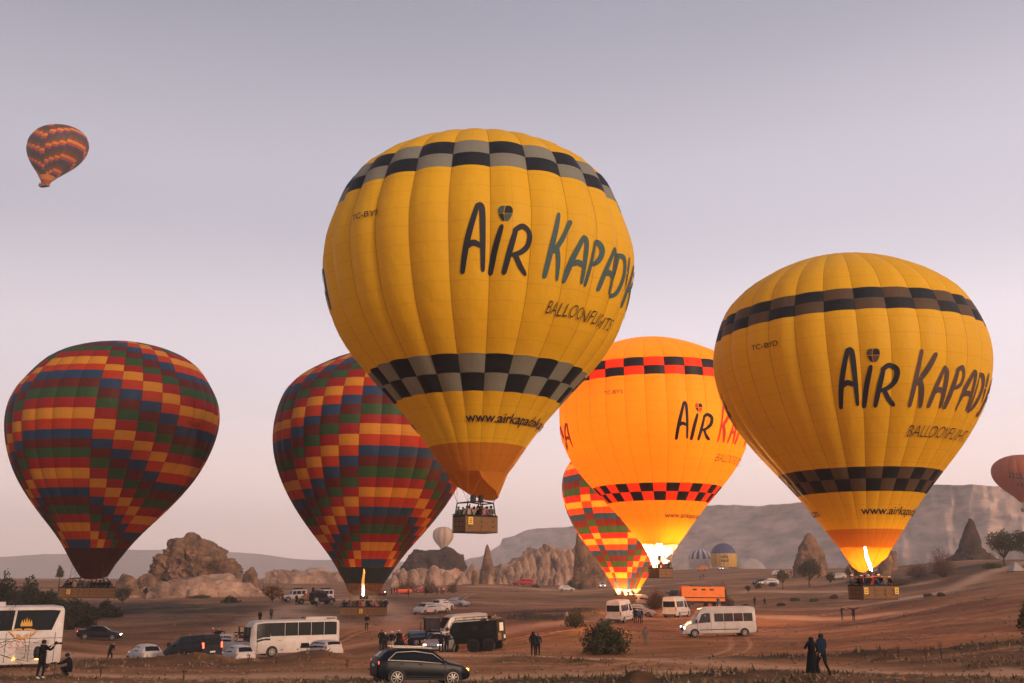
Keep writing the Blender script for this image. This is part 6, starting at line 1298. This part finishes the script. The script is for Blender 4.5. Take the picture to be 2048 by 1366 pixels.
def body_mesh(pose, bulk, cols, coat):
    key = (pose, bulk)
    if key not in _body:
        J = POSES[pose]; names = list(J); me = bpy.data.meshes.new('b'); me.from_pydata([J[n] for n in names], [(names.index(a), names.index(b)) for a, b, _ in EDG], [])
        ob = bpy.data.objects.new('b', me); COL.objects.link(ob); ob.modifiers.new('s', 'SKIN'); ss = ob.modifiers.new('ss', 'SUBSURF'); ss.levels = 1; ss.render_levels = 1
        for i, n in enumerate(names):
            sv = me.skin_vertices[0].data[i]; r = RAD.get(n) or RAD[n[0]]; k = bulk if n in ('pel', 'waist', 'chest') or n[0] in 'sep' and len(n) == 2 else 1
            sv.radius = (r[0] * k, r[1] * k); sv.use_root = (n == 'pel')
        dg = bpy.context.evaluated_depsgraph_get(); m2 = bpy.data.meshes.new_from_object(ob.evaluated_get(dg)); bpy.data.objects.remove(ob)
        bm = bmesh.new(); bm.from_mesh(m2)
        # fingers, nose
        for s in 'lr':
            w = Vector(J['w' + s]); h = Vector(J['h' + s]); d = (h - w).normalized(); side = Vector((1, 0, 0)); side = (side - d * side.dot(d)); side = side.normalized() if side.length > .1 else Vector((0, 1, 0))
            tip = h + d * .015; palm = Vector((0, -1, 0)) if abs(d.y) < .8 else Vector((0, 0, -1))
            for k, (o_, ln) in enumerate(((-.03, .060), (-.010, .070), (.010, .072), (.03, .055), (.045, .045))):
                th_ = k == 4; b0 = (h if th_ else tip) + side * o_ * .8; d1 = (d * .6 + side * .7).normalized() if th_ else d
                pts = [b0, b0 + d1 * ln * .55, b0 + d1 * ln * .8 + palm * ln * .35]; prev = None
                for q, rr in zip(pts, (.010, .009, .006)):
                    u = d1.orthogonal().normalized(); v_ = d1.cross(u); ring = [bm.verts.new(q + (u * math.cos(a) + v_ * math.sin(a)) * rr) for a in (0, 2.1, 4.2)]
                    if prev:
                        for i in range(3): bm.faces.new((prev[i], prev[(i + 1) % 3], ring[(i + 1) % 3], ring[i]))
                    prev = ring
        hd = Vector(J['hd']); up = (Vector(J['top']) - hd).normalized(); fw = Vector((0, -1, 0)); c = hd + fw * .098 + up * .01
        a = bm.verts.new(c + up * .03); b = bm.verts.new(c - up * .025 + Vector((.018, .01, 0))); d_ = bm.verts.new(c - up * .025 + Vector((-.018, .01, 0))); e = bm.verts.new(c + fw * .028 - up * .018)
        for t in ((a, b, e), (a, e, d_), (b, d_, e)): bm.faces.new(t)
        bm.to_mesh(m2); bm.free()
        seg = [(np.array(J[a]), np.array(J[b]), r) for a, b, r in EDG]; regs = []
        for p in m2.polygons:
            c = np.array(p.center); best = None
            for a, b, r in seg:
                ab = b - a; t = np.clip(((c - a) @ ab) / (ab @ ab + 1e-9), 0, 1); dd = np.linalg.norm(c - a - t * ab) - (.05 if r == 'head' else 0)
                if best is None or dd < best[0]: best = (dd, r)
            r = best[1]
            if r == 'head':
                l_ = Vector(c.tolist()) - hd
                if l_.dot(up) > .07 or (l_.y > .015 and l_.dot(up) > -.05): r = 'hair'
                elif l_.dot(up) < -.075: r = 'top'
            regs.append(['top', 'leg', 'head', 'hair', 'foot'].index('head' if r == 'hand' else r))
        _body[key] = (m2, regs)
    m2, regs = _body[key]; ck = (key, cols)
    if ck not in _body:
        me = m2.copy(); me.materials.clear()
        for m in (CL[cols[0]], CL[cols[1]], SKIN, HAIR, SHOE if len(cols) < 3 else SHOEW): me.materials.append(m)
        me.polygons.foreach_set('material_index', regs); me.polygons.foreach_set('use_smooth', [True] * len(regs)); me.update(); _body[ck] = me
    return _body[ck]
def person(label, loc, pose, face, cols, h=1.72, bulk=1.12, group=None, hair=None, coat=None, roll=0):
    J = POSES[pose]; me = body_mesh(pose, bulk, cols, coat); k = h / 1.75
    r = bpy.data.objects.new('person', me); COL.objects.link(r); r.location = loc; r.rotation_euler = (0, 0, math.radians(face)); r.scale = (k, k, k); tag(r, label, 'person', group)
    if hair:
        hd = Vector(J['hd']); m = MB()
        if hair == 'long':
            P = [[(hd.x + rr * math.cos(a), hd.y + .02 + rr * 1.05 * math.sin(a) + (.0 if z > -.05 else .03), hd.z + z) for a in np.linspace(0, 2 * PI, 13)[:-1]] for z, rr in ((.135, .02), (.12, .07), (.07, .108), (0, .118), (-.10, .13), (-.22, .15), (-.34, .13))]
        elif hair == 'cap':
            P = [[(hd.x + rr * math.cos(a), hd.y + .005 + rr * 1.1 * math.sin(a), hd.z + z) for a in np.linspace(0, 2 * PI, 13)[:-1]] for z, rr in ((.14, .02), (.125, .07), (.08, .105), (.045, .112), (.04, .10))]
        else:
            P = [[(hd.x + rr * math.cos(a), hd.y + .025 + rr * 1.05 * math.sin(a), hd.z + z) for a in np.linspace(0, 2 * PI, 13)[:-1]] for z, rr in ((.135, .02), (.12, .07), (.08, .10), (.02, .102), (-.04, .09))]
        m.grid(P, CL['white'] if hair == 'cap' else (CL['black'] if hair == 'long' else HAIR), wrap=True); m.build('hair' if hair != 'cap' else 'hat', r, smooth=60)
    if coat:
        z0, z1, w0, w1, cm = coat; m = MB(); pc = J['pel']; P = []
        for i in range(7):
            t = i / 6; z = z0 + (z1 - z0) * t; w = w0 + (w1 - w0) * t
            P.append([(pc[0] + w * math.cos(a) * (1 + .06 * math.sin(5 * a) * t), pc[1] * (1 - t) + w * .78 * math.sin(a) * (1 + .06 * math.cos(4 * a) * t), z) for a in np.linspace(0, 2 * PI, 19)[:-1]])
        m.grid(P, CL[cm], wrap=True); m.build('coat', r, smooth=60)
    return r
def hd_at(o, pose, j):
    J = POSES[pose]; v = Vector(J[j]) * o.scale[0]; a = o.rotation_euler.z
    return Vector((v.x * math.cos(a) - v.y * math.sin(a), v.x * math.sin(a) + v.y * math.cos(a), v.z)) + o.location
def pp(label, px, Y, pose, face, cols, h=1.72, dz=-.02, **k): return person(label, gpos(px, Y, dz), pose, face, cols, h, **k)

# foreground pair at the right, photographers at the left
a1 = pp('woman in a long black robe with long dark hair, at the lower right', 1615, 45.5, 'hug', 176, ('black', 'black'), 1.64, hair='long', coat=(1.05, .10, .19, .34, 'black'))
a2 = pp('man in a dark jacket standing close to the woman in the long robe', 1635, 44.6, 'walk', 200, ('navy', 'black'), 1.80, hair='short', bulk=1.1)
a3 = pp('photographer in dark clothes standing beside the coach and holding up a camera', 99, 48, 'shoot', 84, ('black', 'black', 1), 1.80, hair='short', bulk=1.2)
hp = (hd_at(a3, 'shoot', 'hl') + hd_at(a3, 'shoot', 'hr')) / 2
cm = empty('photo_camera', hp + Vector((.08, 0, .06)), math.radians(84), label='black camera with a long lens in the hands of the standing photographer', cat='camera')
part(cm, 'camera_body', [((0, 0, 0), (.15, .08, .11), M_TRIM), ((0, 0, .07), (.06, .06, .04), M_TRIM)]); m = MB(); m.lathe([(-.30, .001), (-.30, .045), (-.20, .05), (-.18, .038), (-.04, .038), (-.03, .001)], M_TRIM, n=12); m.build('lens', cm)
bpk = empty('backpack', hd_at(a3, 'shoot', 'chest') + Vector((-.22, -.02, -.10)), math.radians(84), label='black backpack worn by the standing photographer', cat='backpack')
m = MB(); m.lathe([(-.30, .02), (-.28, .13), (-.12, .17), (.08, .17), (.20, .13), (.24, .03)], M_PAD, axis='z', n=12); m.build('pack', bpk, smooth=60); part(bpk, 'shoulder_strap', [], tubes=[([(.12, -.02, .16), (.13, -.22, .20), (.13, -.26, -.02)], .02, M_PAD)]); part(bpk, 'shoulder_strap', [], tubes=[([(-.12, -.02, .16), (-.13, -.22, .20), (-.13, -.26, -.02)], .02, M_PAD)])
a4 = pp('photographer crouching with a camera on a small stand beside the coach', 150, 49, 'crouch', -80, ('black', 'black'), 1.74, hair='short', bulk=1.25)
hp = (hd_at(a4, 'crouch', 'hl') + hd_at(a4, 'crouch', 'hr')) / 2
cm = empty('photo_camera', hp + Vector((-.05, 0, .0)), math.radians(-80), label='camera on a low monopod held by the crouching photographer', cat='camera')
part(cm, 'camera_body', [((0, 0, 0), (.15, .09, .11), M_TRIM)]); m = MB(); m.lathe([(-.20, .001), (-.20, .04), (-.04, .038), (-.03, .001)], M_TRIM, n=12); m.build('lens', cm); part(cm, 'monopod', [], tubes=[([(0, 0, -.05), (.02, 0, -.60)], .016, M_TRIM)])
W = [
 ('man in a dark coat walking with a stoop left of the white hatchback', 231, 84, 'stoop', 70, ('black', 'black'), 1.72, {}),
 ('person in a dark jacket standing right behind the black van, left one', 387, 100, 'pockets', 20, ('navy', 'black'), 1.78, {}),
 ('person in black taking a picture behind the black van', 409, 100, 'photo', 60, ('black', 'black'), 1.74, {}),
 ('person wearing a pale headscarf behind the pickup cab', 431, 108, 'stand', 120, ('red', 'black'), 1.66, {'hair': 'cap'}),
 ('person in a dark coat behind the pickup cab', 438, 106, 'pockets', 150, ('black', 'black'), 1.74, {}),
 ('tall person in black pointing right behind the pickup', 444, 106, 'point', 0, ('black', 'black'), 1.84, {}),
 ('person in black at the far side of the pickup bed', 455, 105, 'stand', 200, ('black', 'black'), 1.62, {}),
 ('person with dark hair leaning beside the front of the pickup', 423, 96, 'pockets', 40, ('brown', 'black'), 1.60, {}),
 ('person in a black coat above the front of the midibus', 523, 128, 'pockets', 160, ('black', 'black'), 1.75, {}),
 ('person in a grey top above the roof of the midibus', 545, 134, 'stand', 30, ('grey', 'black'), 1.70, {}),
 ('lone person in black standing right of the basket with the tall flame', 736, 112, 'pockets', 0, ('black', 'black'), 1.74, {}),
 ('person in a long black coat at the left of the walking group', 766, 80, 'pockets', 165, ('black', 'black'), 1.70, {'coat': (1.0, .62, .18, .21, 'black')}),
 ('person in a black coat and white cap in the walking group', 773, 86, 'stand', 190, ('black', 'black'), 1.72, {'hair': 'cap'}),
 ('person with fair hair and pale trousers in the walking group', 786, 76, 'pockets', 170, ('black', 'beige'), 1.58, {'hair': 'cap'}),
 ('woman in a long black coat and white hat in the walking group', 800, 79, 'pockets', 175, ('black', 'black'), 1.60, {'hair': 'cap', 'coat': (1.0, .5, .18, .24, 'black')}),
 ('person in a brown jacket in the walking group', 803, 88, 'walk', 100, ('brown', 'black'), 1.70, {}),
 ('person in a red jacket striding right in the walking group', 808, 87, 'walk', 85, ('red', 'black'), 1.66, {}),
 ('person in black standing in front of the lit silver car', 884, 86.5, 'pockets', 180, ('black', 'black'), 1.84, {}),
 ('person with a white strap by the bonnet of the dark truck', 895, 87, 'photo', 160, ('black', 'black'), 1.80, {}),
 ('taller person in black of the couple in the middle of the field', 1066, 71, 'pockets', 185, ('black', 'black'), 1.72, {'hair': 'long'}),
 ('person with an arm round the taller one in mid field', 1075, 71.5, 'hug', 175, ('navy', 'black', 1), 1.62, {}),
 ('small figure on the bank left of the scrub bush', 1133, 112, 'stand', 30, ('beige', 'grey'), 1.60, {}),
 ('person in a grey jacket standing alone right of the big bush', 1288, 88, 'pockets', 175, ('grey', 'grey'), 1.56, {}),
 ('person in black by the open door of the minibus', 1269, 121, 'pockets', 180, ('black', 'black'), 1.84, {}),
 ('person in a blue jacket by the open door of the minibus', 1277, 120.5, 'stand', 170, ('blue', 'black'), 1.74, {}),
 ('person with a dark bag by the open door of the minibus', 1281, 121.5, 'pockets', 150, ('black', 'black'), 1.66, {}),
 ('person in dark clothes standing still right of the orange lorry', 1508, 180, 'pockets', 200, ('black', 'black'), 1.74, {}),
 ('person walking right with a long stride right of the orange lorry', 1528, 178, 'walk', 80, ('black', 'black'), 1.78, {}),
 ('person climbing at the tail gate of the orange lorry', 1435, 149, 'photo', 180, ('navy', 'black'), 1.80, {}),
 ('person in blue below the tail gate of the orange lorry', 1437, 146, 'pockets', 180, ('blue', 'beige'), 1.70, {}),
 ('person taking a picture of the friend with raised arms', 1680, 123, 'photo', 80, ('black', 'black'), 1.72, {}),
 ('person with both arms raised wide in the right field', 1703, 120, 'arms', 0, ('black', 'black'), 1.70, {}),
 ('person in green standing left of the white off-road jeep', 566, 182, 'pockets', 60, ('green', 'black'), 1.78, {}),
 ('person in black standing before the white off-road jeep', 594, 172, 'pockets', 160, ('black', 'black'), 1.74, {}),
 ('person in a white jumper standing before the dark jeep', 634, 162, 'pockets', 170, ('white', 'black', 1), 1.74, {}),
 ('person standing up high on the back of the ochre jeep', 626, 176, 'photo', 30, ('black', 'black'), 1.70, {'dz': 1.1}),
 ('first person in black left of the orange fabric roll', 783, 229, 'pockets', 120, ('navy', 'black'), 1.72, {}),
 ('second person in black left of the orange fabric roll', 789, 227, 'rail', 100, ('black', 'black'), 1.76, {}),
 ('person in black holding the left end of the orange fabric roll', 794, 226, 'rail', 80, ('black', 'black'), 1.70, {}),
 ('person in dark green at the right end of the orange fabric roll', 817, 215, 'rail', -60, ('green', 'black'), 1.80, {}),
 ('person in black standing at the left dark red car', 851, 228, 'pockets', 180, ('black', 'black'), 1.74, {}),
 ('person in dark green standing under the rocks between two groups', 874, 224, 'pockets', 170, ('green', 'black'), 1.80, {}),
 ('person in blue left of the person in orange', 883, 230, 'pockets', 160, ('blue', 'black'), 1.74, {}),
 ('person in a bright orange jacket under the rocks', 887, 226, 'pockets', 190, ('orange', 'black'), 1.74, {}),
 ('person standing at the right foot of the sharp rock spire', 991, 292, 'pockets', 0, ('black', 'black'), 1.78, {}),
 ('left one of two tiny people before the standing balloons', 1402, 330, 'pockets', 0, ('black', 'black'), 1.74, {}),
 ('right one of two tiny people before the standing balloons', 1408, 335, 'pockets', 0, ('black', 'black'), 1.76, {}),
 ('tiny person on the ridge left of the blunt rock tower', 1584, 320, 'pockets', 0, ('black', 'black'), 1.76, {}),
 ('person riding the quad bike in a red jacket', 760, 222, 'rail', 60, ('red', 'black'), 1.60, {'dz': .15}),
]
for lb, px, Y, po, fa, co, h, kw in W: pp(lb, px, Y, po, fa, co, h, **kw)
# small round people in the ochre jeep
for i, (dx, dy, c_) in enumerate([(-.9, .3, 'red'), (-.3, -.3, 'orange'), (.0, .35, 'black'), (.9, -.2, 'pink'), (1.3, .3, 'orange'), (1.7, -.1, 'black')]):
    q = gpos(620, 174); person('rider in a ' + c_ + ' top seated in the ochre jeep' + [', at its left end', ', second from its left end', ', in its middle', ', right of the middle', ', near its right end', ', at its right end'][i], q + Vector((dx, dy, .35)), 'rail', 20 * i, (c_, 'black'), 1.6)

# passengers
BN = {'B1': 'the biggest yellow balloon', 'B5': 'the right yellow balloon', 'B4': 'the glowing orange balloon', 'B3': 'the far left patchwork balloon', 'B2': 'the patchwork balloon with the tall flame', 'B6': 'the glowing patchwork balloon', 'B7': 'the small high balloon'}
rs = np.random.RandomState(21)
ccol = ['black', 'black', 'navy', 'grey', 'grey', 'brown', 'black', 'blue', 'red', 'black', 'navy', 'green', 'beige', 'pink']
for key, n in (('B3', 20), ('B2', 19), ('B5', 15), ('B1', 17), ('B4', 12), ('B6', 8)):
    bp_, L_, W_, yaw = BASKETS[key]
    xs = np.linspace(-L_ / 2 + .28, L_ / 2 - .28, n)
    for i in range(n):
        lx_ = xs[i] + rs.randn() * .05; ly_ = (-1 if i % 2 else 1) * (W_ / 2 - .32) + rs.randn() * .06
        w = Vector((bp_.x + lx_ * math.cos(yaw) - ly_ * math.sin(yaw), bp_.y + lx_ * math.sin(yaw) + ly_ * math.cos(yaw), bp_.z + .10))
        person(ORD[i] + ' passenger from the left in the basket of ' + BN[key], w, ['rail', 'rail', 'photo', 'rail', 'wave', 'rail', 'pockets'][rs.randint(7)], math.degrees(yaw) + (0 if i % 2 else 180) + rs.randn() * 35, (ccol[rs.randint(len(ccol))], 'black'), 1.62 + rs.rand() * .2, 1.15, 'passengers in the basket of ' + BN[key], hair=['short', None, 'cap', None, 'short'][rs.randint(5)])
